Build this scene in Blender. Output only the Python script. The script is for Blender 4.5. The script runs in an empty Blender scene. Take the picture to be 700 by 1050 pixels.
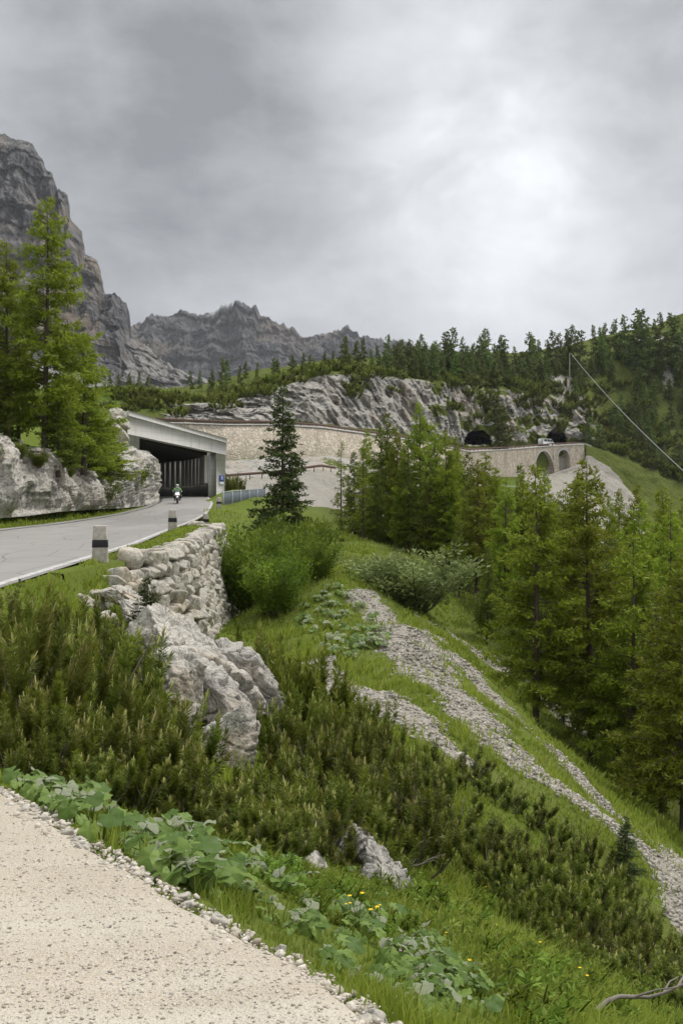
# Mountain pass road with avalanche gallery, built object by object
import bpy, bmesh, math, random
import numpy as np
from mathutils import Vector, Matrix, Euler

random.seed(7)
RG = np.random.default_rng(11)
F, CX, HY = 1020.0, 350.0, 540.0          # focal length and horizon of the photograph, in its pixels
scene = bpy.context.scene
COL = scene.collection
R = math.radians


def P(px, py, d):
    """world point seen at photo position (px,py) at d metres from the camera"""
    return np.array([(px - CX) / F * d, d, (HY - py) / F * d])


# ------------------------------------------------------------------ noise
def _hash(ix, iy, iz, seed):
    h = (ix * 374761393 + iy * 668265263 + iz * 2147483647 + seed * 1274126177) & 0xFFFFFFFF
    h = ((h ^ (h >> 13)) * 1274126177) & 0xFFFFFFFF
    h = ((h ^ (h >> 16)) * 2246822519) & 0xFFFFFFFF
    return ((h ^ (h >> 15)) & 0xFFFFFF).astype(np.float64) / 0xFFFFFF * 2 - 1


def noise(p, seed=0):
    p = np.asarray(p, float)
    i = np.floor(p).astype(np.int64)
    f = p - i
    u = f * f * f * (f * (f * 6 - 15) + 10)
    r = 0
    for dx in (0, 1):
        wx = u[:, 0] if dx else 1 - u[:, 0]
        for dy in (0, 1):
            wy = u[:, 1] if dy else 1 - u[:, 1]
            for dz in (0, 1):
                wz = u[:, 2] if dz else 1 - u[:, 2]
                r = r + wx * wy * wz * _hash(i[:, 0] + dx, i[:, 1] + dy, i[:, 2] + dz, seed)
    return r


def fbm(p, octs=4, seed=0, gain=.5, lac=2.03):
    a, s, r = 1.0, 0.0, 0
    p = np.asarray(p, float).copy()
    for k in range(octs):
        r = r + a * noise(p, seed + k * 17)
        s += a
        a *= gain
        p = p * lac + 3.1
    return r / s


def ridged(p, octs=4, seed=0, gain=.5):
    a, s, r = 1.0, 0.0, 0
    p = np.asarray(p, float).copy()
    for k in range(octs):
        r = r + a * (1 - np.abs(noise(p, seed + k * 31)) * 2)
        s += a
        a *= gain
        p = p * 2.1 + 5.7
    return r / s


def sstep(a, b, x):
    t = np.clip((x - a) / (b - a), 0, 1)
    return t * t * (3 - 2 * t)


# ------------------------------------------------------------------ mesh helpers
def make_mesh(name, V, FS, attrs=None, smooth=False, matidx=None):
    V = np.asarray(V, np.float32)
    FS = [np.asarray(f, np.int32) for f in FS if len(f)]
    me = bpy.data.meshes.new(name)
    nl = sum(f.size for f in FS)
    nf = sum(len(f) for f in FS)
    me.vertices.add(len(V))
    me.vertices.foreach_set("co", V.ravel())
    me.loops.add(nl)
    me.loops.foreach_set("vertex_index", np.concatenate([f.ravel() for f in FS]))
    me.polygons.add(nf)
    tot = np.concatenate([np.full(len(f), f.shape[1], np.int32) for f in FS])
    st = np.concatenate([[0], np.cumsum(tot)[:-1]]).astype(np.int32)
    me.polygons.foreach_set("loop_start", st)
    me.polygons.foreach_set("loop_total", tot)
    if matidx is not None:
        me.polygons.foreach_set("material_index", np.asarray(matidx, np.int32))
    me.update(calc_edges=True)
    me.validate()
    if smooth:
        me.polygons.foreach_set("use_smooth", np.ones(len(me.polygons), bool))
    for k, a in (attrs or {}).items():
        at = me.attributes.new(k, 'FLOAT', 'POINT')
        at.data.foreach_set("value", np.asarray(a, np.float32))
    return me


def link(name, me, mat=None, parent=None, loc=None):
    o = bpy.data.objects.new(name, me)
    COL.objects.link(o)
    if mat is not None:
        for m in (mat if isinstance(mat, (list, tuple)) else [mat]):
            me.materials.append(m)
    if parent is not None:
        o.parent = parent
    if loc is not None:
        o.location = loc
    return o


def tag(o, label=None, cat=None, group=None, kind=None):
    if label: o["label"] = label
    if cat: o["category"] = cat
    if group: o["group"] = group
    if kind: o["kind"] = kind
    return o


def empty(name, loc=(0, 0, 0), rz=0.0):
    o = bpy.data.objects.new(name, None)
    COL.objects.link(o)
    o.empty_display_size = .2
    o.location = loc
    o.rotation_euler = (0, 0, rz)
    return o


def copy_tree(o, parent=None):
    c = o.copy()
    COL.objects.link(c)
    if parent is not None:
        c.parent = parent
    for ch in [x for x in KIDS.get(o.name, [])]:
        copy_tree(ch, c)
    return c


KIDS = {}          # children of the first one of each kind


class Geo:
    def __init__(s):
        s.V, s.F, s.A, s.n = [], {}, [], 0

    def add(s, V, F, a=0.0):
        V = np.asarray(V, float).reshape(-1, 3)
        F = np.asarray(F, int)
        s.V.append(V)
        s.F.setdefault(F.shape[1], []).append(F + s.n)
        s.A.append(np.full(len(V), a, float) if np.isscalar(a) else np.asarray(a, float))
        s.n += len(V)
        return s

    def box(s, c, size, rz=0, taper=1.0, bev=0.0, a=0.0, M=None):
        x, y, z = np.array(size) / 2
        if bev <= 0:
            v = np.array([[sx * x, sy * y, sz * z] for sz in (-1, 1) for sy in (-1, 1) for sx in (-1, 1)], float)
            v[4:, :2] *= taper
            f = [[0, 2, 3, 1], [4, 5, 7, 6], [0, 1, 5, 4], [2, 6, 7, 3], [0, 4, 6, 2], [1, 3, 7, 5]]
            fs = [np.array(f)]
        else:
            bm = bmesh.new()
            bmesh.ops.create_cube(bm, size=1)
            for q in bm.verts:
                q.co = Vector((q.co.x * 2 * x, q.co.y * 2 * y, q.co.z * 2 * z))
                if q.co.z > 0:
                    q.co.x *= taper; q.co.y *= taper
            bmesh.ops.bevel(bm, geom=bm.edges[:], offset=bev, segments=2, affect='EDGES', profile=.6)
            bmesh.ops.triangulate(bm, faces=bm.faces[:])
            bm.verts.index_update()
            v = np.array([q.co[:] for q in bm.verts])
            fs = [np.array([[q.index for q in fa.verts] for fa in bm.faces])]
            bm.free()
        if M is not None:
            v = v @ np.array(M).T
        ca, sa = math.cos(rz), math.sin(rz)
        v = v @ np.array([[ca, sa, 0], [-sa, ca, 0], [0, 0, 1]]) + np.array(c)
        for f in fs:
            s.add(v, f, a)
        return s

    def tube(s, pts, rad, n=6, a=0.0, cap=True):
        pts = np.asarray(pts, float)
        rad = np.full(len(pts), rad) if np.isscalar(rad) else np.asarray(rad, float)
        t = np.gradient(pts, axis=0)
        t /= np.linalg.norm(t, axis=1)[:, None] + 1e-9
        ref = np.array([0, 0, 1.0]) if abs(t[0, 2]) < .9 else np.array([1.0, 0, 0])
        u = np.cross(t, ref); u /= np.linalg.norm(u, axis=1)[:, None] + 1e-9
        w = np.cross(t, u)
        an = np.arange(n) / n * 2 * np.pi
        V = pts[:, None] + rad[:, None, None] * (np.cos(an)[None, :, None] * u[:, None] + np.sin(an)[None, :, None] * w[:, None])
        m = len(pts)
        i, j = np.meshgrid(np.arange(m - 1), np.arange(n), indexing='ij')
        j2 = (j + 1) % n
        Fq = np.stack([i * n + j, i * n + j2, (i + 1) * n + j2, (i + 1) * n + j], -1).reshape(-1, 4)
        b = s.n
        s.add(V.reshape(-1, 3), Fq, a)
        if cap:
            for base in (0, (m - 1) * n):
                tri = np.array([[base, base + k, base + k + 1] for k in range(1, n - 1)])
                s.F.setdefault(3, []).append(tri + b)
        return s

    def lathe(s, prof, c=(0, 0, 0), n=16, axis='z', a=0.0):
        """prof: list of (r, h)"""
        an = np.arange(n) / n * 2 * np.pi
        prof = np.array(prof, float)
        V = np.stack([prof[:, 0:1] * np.cos(an), prof[:, 0:1] * np.sin(an), np.repeat(prof[:, 1:2], n, 1)], -1)
        if axis == 'x':
            V = V[..., [2, 0, 1]]
        elif axis == 'y':
            V = V[..., [0, 2, 1]]
        m = len(prof)
        i, j = np.meshgrid(np.arange(m - 1), np.arange(n), indexing='ij')
        j2 = (j + 1) % n
        Fq = np.stack([i * n + j, i * n + j2, (i + 1) * n + j2, (i + 1) * n + j], -1).reshape(-1, 4)
        return s.add(V.reshape(-1, 3) + np.array(c), Fq, a)

    def mesh(s, name, smooth=False, attr='v'):
        FS = [np.concatenate(f) for f in s.F.values()]
        return make_mesh(name, np.concatenate(s.V), FS, {attr: np.concatenate(s.A)}, smooth)

    def build(s, name, mat, parent=None, smooth=False, loc=None):
        return link(name, s.mesh(name, smooth), mat, parent, loc)


def grid_faces(nr, nc):
    i, j = np.meshgrid(np.arange(nr - 1), np.arange(nc - 1), indexing='ij')
    a = i * nc + j
    return np.stack([a, a + 1, a + nc + 1, a + nc], -1).reshape(-1, 4)


# ------------------------------------------------------------------ materials
class NT:
    def __init__(s, name):
        s.m = bpy.data.materials.new(name)
        s.m.use_nodes = True
        s.t = s.m.node_tree
        s.t.nodes.clear()
        s.out = s.t.nodes.new('ShaderNodeOutputMaterial')

    def n(s, typ, ins=None, **kw):
        nd = s.t.nodes.new(typ)
        for k, v in kw.items():
            setattr(nd, k, v)
        for k, v in (ins or {}).items():
            s.put(nd.inputs[k], v)
        return nd

    def put(s, sock, v):
        if isinstance(v, bpy.types.NodeSocket):
            s.t.links.new(v, sock)
        else:
            if hasattr(sock.default_value, '__len__') and not hasattr(v, '__len__'):
                v = (v, v, v, 1) if len(sock.default_value) == 4 else (v,) * len(sock.default_value)
            if hasattr(v, '__len__') and len(v) == 3 and len(sock.default_value) == 4:
                v = (*v, 1)
            sock.default_value = v

    def pos(s, scale=(1, 1, 1), obj=True):
        tc = s.n('ShaderNodeTexCoord') if obj else s.n('ShaderNodeNewGeometry')
        m = s.n('ShaderNodeMapping', {'Vector': tc.outputs['Object' if obj else 'Position'], 'Scale': scale})
        return m.outputs[0]

    def noise(s, vec, sc, det=6, rough=.6, dist=0.0):
        return s.n('ShaderNodeTexNoise', {'Vector': vec, 'Scale': sc, 'Detail': det, 'Roughness': rough, 'Distortion': dist}).outputs['Fac']

    def voro(s, vec, sc, feat='F1', out='Distance', rnd=1.0):
        return s.n('ShaderNodeTexVoronoi', {'Vector': vec, 'Scale': sc, 'Randomness': rnd}, feature=feat).outputs[out]

    def ramp(s, fac, stops):
        nd = s.n('ShaderNodeValToRGB', {'Fac': fac})
        e = nd.color_ramp.elements
        while len(e) < len(stops):
            e.new(.5)
        for k, (p, c) in enumerate(stops):
            e[k].position = p
            e[k].color = (*c, 1) if hasattr(c, '__len__') else (c, c, c, 1)
        return nd.outputs[0]

    def mix(s, fac, a, b, mode='MIX'):
        nd = s.n('ShaderNodeMix', data_type='RGBA', blend_type=mode)
        s.put(nd.inputs[0], fac); s.put(nd.inputs[6], a); s.put(nd.inputs[7], b)
        return nd.outputs[2]

    def math(s, op, a, b=0.0, clamp=False):
        nd = s.n('ShaderNodeMath', operation=op, use_clamp=clamp)
        s.put(nd.inputs[0], a); s.put(nd.inputs[1], b)
        return nd.outputs[0]

    def attr(s, name):
        return s.n('ShaderNodeAttribute', attribute_name=name).outputs['Fac']

    def bump(s, h, strength=.5, dist=.1, nrm=None):
        d = {'Height': h, 'Strength': strength, 'Distance': dist}
        if nrm is not None: d['Normal'] = nrm
        return s.n('ShaderNodeBump', d).outputs[0]

    def bsdf(s, col, rough=.8, nrm=None, spec=.3, metal=0.0, trans=None):
        ins = {'Base Color': col, 'Roughness': rough, 'Specular IOR Level': spec, 'Metallic': metal}
        if nrm is not None: ins['Normal'] = nrm
        b = s.n('ShaderNodeBsdfPrincipled', ins)
        sh = b.outputs[0]
        if trans is not None:
            tr = s.n('ShaderNodeBsdfTranslucent', {'Color': col})
            sh = s.n('ShaderNodeMixShader', {0: trans, 1: sh, 2: tr.outputs[0]}).outputs[0]
        s.t.links.new(sh, s.out.inputs[0])
        return s.m


def plain(name, col, rough=.6, spec=.4, metal=0.0, var=.15, sc=8.0, bump=0.0):
    t = NT(name)
    f = t.noise(t.pos(), sc)
    c = t.mix(f, tuple(x * (1 - var) for x in col), tuple(min(1, x * (1 + var)) for x in col))
    return t.bsdf(c, rough, t.bump(f, bump, .02) if bump else None, spec, metal)


def foliage(name, dark, light, tip=None, trans=.25, hue=.04, rough=.6, spec=.25):
    """v attribute: 0..1 leaf variation, >1 = new growth tips; each plant a little different"""
    t = NT(name)
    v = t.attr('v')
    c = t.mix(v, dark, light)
    if tip is not None:
        c = t.mix(t.math('SUBTRACT', v, 1.0, True), c, tip)
    oi = t.n('ShaderNodeObjectInfo').outputs['Random']
    hv = t.n('ShaderNodeHueSaturation', {'Hue': t.math('ADD', t.math('MULTIPLY', oi, hue), .5 - hue / 2),
                                         'Saturation': 1.0, 'Value': t.math('ADD', t.math('MULTIPLY', oi, .55), .72), 'Color': c})
    return t.bsdf(hv.outputs[0], rough, None, spec, trans=trans)


M = {}


def rock_mat(name, base, warm, dark, sc=1.0, streak=1.0, bump=.6, bd=.15, veg=None, warm_amt=.5):
    t = NT(name)
    p = t.pos((sc, sc, sc))
    pv = t.pos((sc, sc, sc * .28))
    big = t.noise(p, .55, 5, .6)
    fine = t.noise(p, 7, 8, .65)
    st = t.noise(pv, 2.2, 7, .65, .6)
    c = t.mix(t.ramp(fine, [(.3, 0), (.72, 1)]), tuple(x * .72 for x in base), tuple(min(.9, x * 1.12) for x in base))
    c = t.mix(t.math('MULTIPLY', t.ramp(big, [(.5, 0), (.68, 1)]), warm_amt), c, warm)
    c = t.mix(t.math('MULTIPLY', t.ramp(st, [(.48, 0), (.66, 1)]), .75 * streak), c, dark)
    cr = t.voro(t.n('ShaderNodeMapping', {'Vector': t.mix(.12, p, t.n('ShaderNodeTexNoise', {'Vector': p, 'Scale': 3.0}).outputs['Color']), 'Scale': (1, 1, .7)}).outputs[0], 2.6, 'DISTANCE_TO_EDGE')
    crm = t.ramp(cr, [(0, 0), (.05, 1)])
    h = t.math('ADD', t.math('MULTIPLY', fine, .7), t.math('MULTIPLY', crm, .10))
    h = t.math('ADD', h, t.math('MULTIPLY', st, .9))
    ln = t.noise(p, 1.7, 4, .55, .8)
    c = t.mix(t.ramp(t.math('ABSOLUTE', t.math('SUBTRACT', ln, .5)), [(.004, .75), (.016, 0)]), c, tuple(x * .25 for x in base))
    li = t.noise(p, 4.5, 5, .7)
    c = t.mix(t.math('MULTIPLY', t.ramp(li, [(.56, 0), (.64, 1)]), .5), c, dark)
    if veg is not None:
        gm = t.attr('g')
        c = t.mix(gm, c, veg)
    return t.bsdf(c, .9, t.bump(h, bump, bd), .15)


def build_materials():
    # gravel of the layby
    t = NT('gravel')
    p = t.pos()
    v1 = t.n('ShaderNodeTexVoronoi', {'Vector': p, 'Scale': 85.0})
    v2 = t.n('ShaderNodeTexVoronoi', {'Vector': p, 'Scale': 210.0})
    big = t.noise(p, 1.3, 4)
    c = t.mix(t.n('ShaderNodeSeparateColor', {0: v2.outputs['Color']}).outputs[0], (.37, .322, .248), (.56, .50, .405))
    c = t.mix(t.math('MULTIPLY', t.ramp(t.n('ShaderNodeSeparateColor', {0: v1.outputs['Color']}).outputs[1], [(.78, 0), (.8, 1)]), .55), c, (.52, .48, .42))
    c = t.mix(t.ramp(t.n('ShaderNodeSeparateColor', {0: v1.outputs['Color']}).outputs[0], [(.975, 0), (.985, 1)]), c, (.2, .18, .16))
    c = t.mix(t.math('MULTIPLY', t.ramp(big, [(.35, 0), (.7, 1)]), .45), c, (.38, .33, .255))
    tr_ = t.noise(t.n('ShaderNodeMapping', {'Vector': p, 'Rotation': (0, 0, R(-38)), 'Scale': (.25, 2.2, 1)}).outputs[0], 1.0, 3)
    c = t.mix(t.math('MULTIPLY', t.ramp(tr_, [(.45, 0), (.62, 1)]), .55), c, (.56, .515, .435))
    h = t.math('ADD', v1.outputs['Distance'], t.math('MULTIPLY', v2.outputs['Distance'], .5))
    M['gravel'] = t.bsdf(c, .95, t.bump(h, .9, .006), .1)
    # natural ground: grass soil / scree / forest litter / layby gravel by attribute
    t = NT('ground')
    p = t.pos()
    n1 = t.noise(p, .5, 5)
    n2 = t.noise(p, 6, 6, .7)
    grass = t.mix(n2, (.07, .095, .014), (.16, .21, .032))
    grass = t.mix(t.math('MULTIPLY', t.ramp(n1, [(.45, 0), (.65, 1)]), .5), grass, (.12, .13, .04))
    vs = t.n('ShaderNodeTexVoronoi', {'Vector': p, 'Scale': 9.0})
    vs2 = t.n('ShaderNodeTexVoronoi', {'Vector': p, 'Scale': 24.0})
    sc = t.mix(t.n('ShaderNodeSeparateColor', {0: vs2.outputs['Color']}).outputs[0], (.22, .20, .165), (.47, .44, .385))
    sc = t.mix(t.math('MULTIPLY', n2, .6), sc, (.28, .25, .20))
    sm = t.math('ADD', t.attr('scree'), t.math('MULTIPLY', t.math('SUBTRACT', n2, .5), .9))
    c = t.mix(t.ramp(sm, [(.42, 0), (.58, 1)]), grass, sc)
    lit = t.mix(n2, (.028, .03, .012), (.07, .07, .026))
    c = t.mix(t.attr('litter'), c, lit)
    h = t.math('ADD', n2, t.math('MULTIPLY', vs.outputs['Distance'], t.attr('scree')))
    M['ground'] = t.bsdf(c, .95, t.bump(h, .8, .12), .1)
    # asphalt
    t = NT('asphalt')
    p = t.pos()
    f = t.noise(p, 60, 4, .7)
    b = t.noise(t.pos((.5, .06, 1)), 1.4, 4)
    c = t.mix(f, (.205, .195, .18), (.325, .31, .29))
    c = t.mix(t.math('MULTIPLY', t.ramp(b, [(.4, 0), (.7, 1)]), .5), c, (.21, .2, .19))
    pa = t.voro(t.pos((.35, .09, 1)), 1.0, 'F1', 'Color')
    c = t.mix(t.math('MULTIPLY', t.ramp(t.n('ShaderNodeSeparateColor', {0: pa}).outputs[0], [(.6, 0), (.62, 1)]), .35), c, (.17, .165, .155))
    ck = t.voro(t.n('ShaderNodeMapping', {'Vector': p, 'Scale': (.5, .25, 1)}).outputs[0], 1.2, 'DISTANCE_TO_EDGE')
    c = t.mix(t.ramp(ck, [(.004, .7), (.012, 0)]), c, (.09, .088, .085))
    M['asphalt'] = t.bsdf(c, .85, t.bump(f, .3, .01), .25)
    M['tar'] = plain('tar_seal', (.06, .058, .056), .6, .4)
    t = NT('road_paint')
    c = t.mix(t.ramp(t.noise(t.pos(), 5, 6, .75), [(.45, 0), (.6, 1)]), (.50, .49, .46), (.28, .27, .255))
    M['line'] = t.bsdf(c, .8)
    # rocks
    M['rock'] = rock_mat('limestone', (.40, .375, .33), (.44, .33, .21), (.17, .165, .155), .9, .9, .9, .2)
    M['rockgrey'] = rock_mat('grey_limestone', (.54, .51, .455), (.56, .45, .32), (.24, .23, .21), 1.6, .7, 1.0, .12, warm_amt=.4)
    M['rockpale'] = rock_mat('pale_limestone', (.62, .585, .51), (.60, .44, .28), (.28, .265, .24), 1.6, .6, 1.0, .12)
    M['boulders'] = rock_mat('wall_boulders', (.56, .525, .45), (.52, .40, .26), (.26, .245, .215), 2.0, .7, .8, .08)
    M['hill'] = hill_mat()
    # mountains
    for nm, b, w, d, sc in (('mountain', (.32, .31, .30), (.40, .315, .225), (.10, .10, .108), .012),
                            ('range', (.235, .23, .23), (.30, .245, .195), (.09, .09, .10), .008)):
        t = NT(nm)
        pv = t.pos((sc * 1.8, sc * 1.8, sc * .30))
        ph = t.pos((sc * .5, sc * .5, sc * 4.0))
        p = t.pos((sc, sc, sc))
        st = t.noise(pv, 3.0, 8, .68, .5)
        la = t.noise(ph, 1.5, 6, .6, .4)
        bg = t.noise(p, .9, 5, .6)
        c = t.mix(t.ramp(st, [(.42, 0), (.58, 1)]), d, b)
        c = t.mix(t.math('MULTIPLY', t.ramp(bg, [(.5, 0), (.62, 1)]), .7), c, w)
        c = t.mix(t.math('MULTIPLY', t.ramp(la, [(.52, 0), (.62, 1)]), .3), c, tuple(x * 1.4 for x in b))
        c = t.mix(t.math('MULTIPLY', t.attr('talus'), .85), c, t.mix(t.noise(p, 4, 6), (.44, .42, .385), (.62, .595, .55)))
        c = t.mix(t.attr('veg'), c, (.035, .048, .022))
        c = t.mix(t.attr('snow'), c, (.7, .72, .75))
        h = t.math('ADD', t.math('MULTIPLY', st, 1.0), t.math('MULTIPLY', la, .6))
        M[nm] = t.bsdf(c, .95, t.bump(h, 1.0, 40 if nm == 'mountain' else 60), .05)
    # concrete
    t = NT('concrete')
    p = t.pos()
    a = t.noise(p, .8, 6, .6)
    b = t.noise(t.pos((2.2, 2.2, .2)), 1.5, 6, .65)
    w = t.n('ShaderNodeTexWave', {'Vector': p, 'Scale': .55, 'Distortion': .3}, wave_type='BANDS', bands_direction='Z').outputs['Fac']
    c = t.mix(a, (.43, .42, .39), (.56, .545, .51))
    c = t.mix(t.math('MULTIPLY', t.ramp(b, [(.52, 0), (.72, 1)]), .5), c, (.22, .21, .19))
    c = t.mix(t.math('MULTIPLY', t.ramp(w, [(0, 1), (.06, 0)]), .25), c, (.18, .175, .16))
    M['concrete'] = t.bsdf(c, .85, t.bump(t.noise(p, 12, 6), .3, .03), .2)
    M['concrete_lit'] = plain('lit_concrete', (.74, .73, .70), .85, .2, var=.2, sc=1.2)  # gallery pillars: colour lightened to stand in for daylight on them
    M['concrete_shaded'] = plain('shaded_concrete', (.10, .098, .09), .9, .2, var=.3, sc=1.5)  # gallery parapet and interior: their shade is put into the concrete colour
    t = NT('guard_stone_concrete')
    p = t.pos()
    c = t.mix(t.ramp(t.noise(p, 7, 6, .65), [(.3, 0), (.7, 1)]), (.33, .29, .25), (.58, .54, .48))
    c = t.mix(t.math('MULTIPLY', t.ramp(t.noise(t.pos((1, 1, .3)), 5, 5), [(.5, 0), (.7, 1)]), .5), c, (.24, .20, .16))
    M['stonepost'] = t.bsdf(c, .9, t.bump(t.noise(p, 25, 5), .5, .02), .15)
    M['black'] = plain('black_paint', (.025, .025, .026), .6, .3, var=.5, sc=20)
    # masonry of the hill walls
    t = NT('masonry')
    tc = t.n('ShaderNodeTexCoord')
    uv = t.attr('u')
    vec = t.n('ShaderNodeCombineXYZ', {0: uv, 1: t.attr('w'), 2: 0.0}).outputs[0]
    vv = t.n('ShaderNodeTexVoronoi', {'Vector': vec, 'Scale': 1.5, 'Randomness': .8})
    ve = t.voro(vec, 1.5, 'DISTANCE_TO_EDGE', rnd=.8)
    c = t.mix(t.n('ShaderNodeSeparateColor', {0: vv.outputs['Color']}).outputs[0], (.42, .365, .285), (.60, .53, .43))
    c = t.mix(t.ramp(ve, [(.02, .6), (.07, 0)]), c, (.26, .225, .18))
    c = t.mix(t.math('MULTIPLY', t.ramp(t.noise(t.pos((.2, .2, .05)), 2, 5), [(.5, 0), (.7, 1)]), .5), c, (.24, .2, .15))
    M['masonry'] = t.bsdf(c, .9, t.bump(t.ramp(ve, [(0, 0), (.1, 1)]), .7, .1), .1)
    M['rust'] = plain('rusty_steel', (.11, .068, .05), .8, .3, var=.4)
    M['galv'] = plain('galvanised_steel', (.30, .33, .36), .5, .5, .3, var=.15)
    M['wood'] = plain('weathered_wood', (.20, .175, .145), .9, .2, var=.3, sc=12)
    M['blue'] = plain('blue_sign', (.01, .06, .32), .4, .5, var=.03)
    M['white'] = plain('white_paint', (.75, .75, .75), .4, .5, var=.05)
    # bark
    t = NT('bark')
    st = t.noise(t.pos((6, 6, 1.2)), 3, 6, .7)
    M['bark'] = t.bsdf(t.mix(st, (.045, .034, .026), (.17, .13, .10)), .95, t.bump(st, .8, .05), .1)
    M['twig'] = plain('shrub_wood', (.14, .115, .09), .9, .2, var=.3, sc=15)
    # leaves
    M['larch'] = foliage('larch_needles', (.112, .152, .010), (.285, .345, .030), None, .42, .03)
    M['larch_dark'] = foliage('larch_needles_deep', (.066, .100, .010), (.170, .222, .022), None, .36, .03)
    M['spruce'] = foliage('spruce_needles', (.030, .047, .011), (.078, .104, .022), (.12, .15, .035), .2, .03)
    M['farpine'] = foliage('far_pine_needles', (.066, .092, .020), (.145, .180, .044), None, .25, .05)
    M['farlarch'] = foliage('far_larch_needles', (.065, .105, .018), (.140, .195, .036), None, .28, .04)
    M['mugo'] = foliage('dwarf_pine_needles', (.066, .094, .009), (.225, .255, .028), (.38, .37, .12), .34, .03, .5, .35)
    M['mugofar'] = foliage('dwarf_pine_mat', (.042, .062, .014), (.105, .132, .032), None, .22, .04)
    M['willow'] = foliage('willow_leaves', (.082, .125, .010), (.20, .265, .025), None, .38, .03)
    M['palewillow'] = foliage('grey_willow_leaves', (.13, .16, .05), (.25, .29, .10), None, .3, .03)
    M['grass'] = foliage('grass_blades', (.135, .180, .016), (.280, .335, .045), (.33, .29, .12), .42, .02)
    M['herb'] = foliage('herb_leaves', (.115, .170, .016), (.26, .335, .05), None, .42, .05)
    # butterbur leaf: green above, felted white below
    t = NT('butterbur_leaf')
    v = t.attr('v')
    top = t.mix(v, (.065, .125, .016), (.200, .290, .055))
    bf = t.n('ShaderNodeNewGeometry').outputs['Backfacing']
    c = t.mix(bf, top, (.60, .63, .47))
    M['butterbur'] = t.bsdf(c, .5, t.bump(t.noise(t.pos(), 40, 3), .3, .01), .3, trans=.32)
    M['yellow'] = plain('yellow_petals', (.75, .50, .01), .6, .2, var=.1)
    M['pink'] = plain('pink_petals', (.45, .16, .40), .6, .2, var=.1)


def hill_mat():
    t = NT('far_hillside')
    p = t.pos((.1, .1, .1))
    pv = t.pos((.16, .16, .05))
    n1 = t.noise(p, 1.2, 5)
    n2 = t.noise(p, 12, 7, .7)
    st = t.noise(pv, 3.0, 8, .7, .7)
    rk = t.mix(t.ramp(n2, [(.3, 0), (.7, 1)]), (.33, .312, .28), (.50, .475, .43))
    rk = t.mix(t.math('MULTIPLY', t.ramp(n1, [(.52, 0), (.66, 1)]), .55), rk, (.46, .38, .28))
    rk = t.mix(t.math('MULTIPLY', t.ramp(st, [(.52, 0), (.66, 1)]), .6), rk, (.17, .167, .16))
    gr = t.mix(n2, (.062, .078, .020), (.165, .195, .045))
    sc = t.mix(n2, (.27, .25, .21), (.47, .44, .385))
    c = t.mix(t.ramp(t.math('ADD', t.attr('rock'), t.math('MULTIPLY', t.math('SUBTRACT', n2, .5), 1.2)), [(.42, 0), (.58, 1)]), gr, rk)
    c = t.mix(t.ramp(t.math('ADD', t.attr('scree'), t.math('MULTIPLY', t.math('SUBTRACT', n2, .5), .8)), [(.42, 0), (.58, 1)]), c, sc)
    c = t.mix(t.attr('meadow'), c, t.mix(n2, (.08, .13, .02), (.13, .19, .035)))
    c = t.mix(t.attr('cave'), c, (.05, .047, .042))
    h = t.math('ADD', n2, t.math('MULTIPLY', st, 1.2))
    return t.bsdf(c, .95, t.bump(h, .7, 1.2), .05)


build_materials()

# ------------------------------------------------------------------ road profile and near terrain
ZR = np.array([(-20, -1.6), (0, -1.6), (6, -1.6), (12, -1.45), (19, -1.17), (26, -.93), (36, -.6), (47, -.21), (58, .14), (68, .53), (78, 1.0),
               (89, 1.68), (98, 2.5), (108, 3.25), (125, 3.6), (200, 5)], float)
XLp = np.array([(-16.4, 0), (-16.5, 19), (-16.8, 35), (-17.15, 50), (-17.5, 65), (-17.75, 80), (-18.0, 95), (-19.3, 104), (-24, 113), (-33, 118)], float)
XRp = np.array([(-6.3, 0), (-6.5, 19), (-7.2, 35), (-8.4, 50), (-9.5, 65), (-10.7, 80), (-12.2, 95), (-14.4, 108), (-19, 120), (-30, 130)], float)
zr = lambda y: np.interp(y, ZR[:, 0], ZR[:, 1])
xl = lambda y: np.interp(y, XLp[:, 1], XLp[:, 0])
xr = lambda y: np.interp(y, XRp[:, 1], XRp[:, 0])
# edge where the level ground (layby, verge) breaks to the slope
CREST = np.array([(3.5, -4), (1.2, 1.6), (.60, 2.5), (.13, 3.2), (-.17, 3.6), (-.61, 4.15), (-1.2, 4.95), (-2.06, 6), (-3.2, 7.2), (-4.6, 9.5), (-5.4, 13), (-5.9, 18), (-6.45, 22.5), (-6.25, 25), (-5.9, 27.5),
                  (-5.5, 29.5), (-5.35, 31.5), (-5.75, 36), (-6.1, 42), (-6.15, 47), (-6.5, 50.5), (-7.6, 53), (-8.6, 56), (-9.9, 65), (-11.2, 80), (-12.8, 95), (-12.3, 112), (-12, 130), (-10, 200)], float)


def crest_x(y):
    return np.interp(y, CREST[:, 1], CREST[:, 0])


def crest_sd(x, y):
    """signed distance to the crest line, negative on the level (left) side"""
    x = np.asarray(x, float); y = np.asarray(y, float)
    best = np.full(x.shape, 1e9)
    for a, b in zip(CREST[:-1], CREST[1:]):
        ab = b - a
        t = np.clip(((x - a[0]) * ab[0] + (y - a[1]) * ab[1]) / (ab @ ab), 0, 1)
        best = np.minimum(best, (x - a[0] - t * ab[0]) ** 2 + (y - a[1] - t * ab[1]) ** 2)
    return np.sqrt(best) * np.where(x > crest_x(y), 1, -1)


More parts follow.
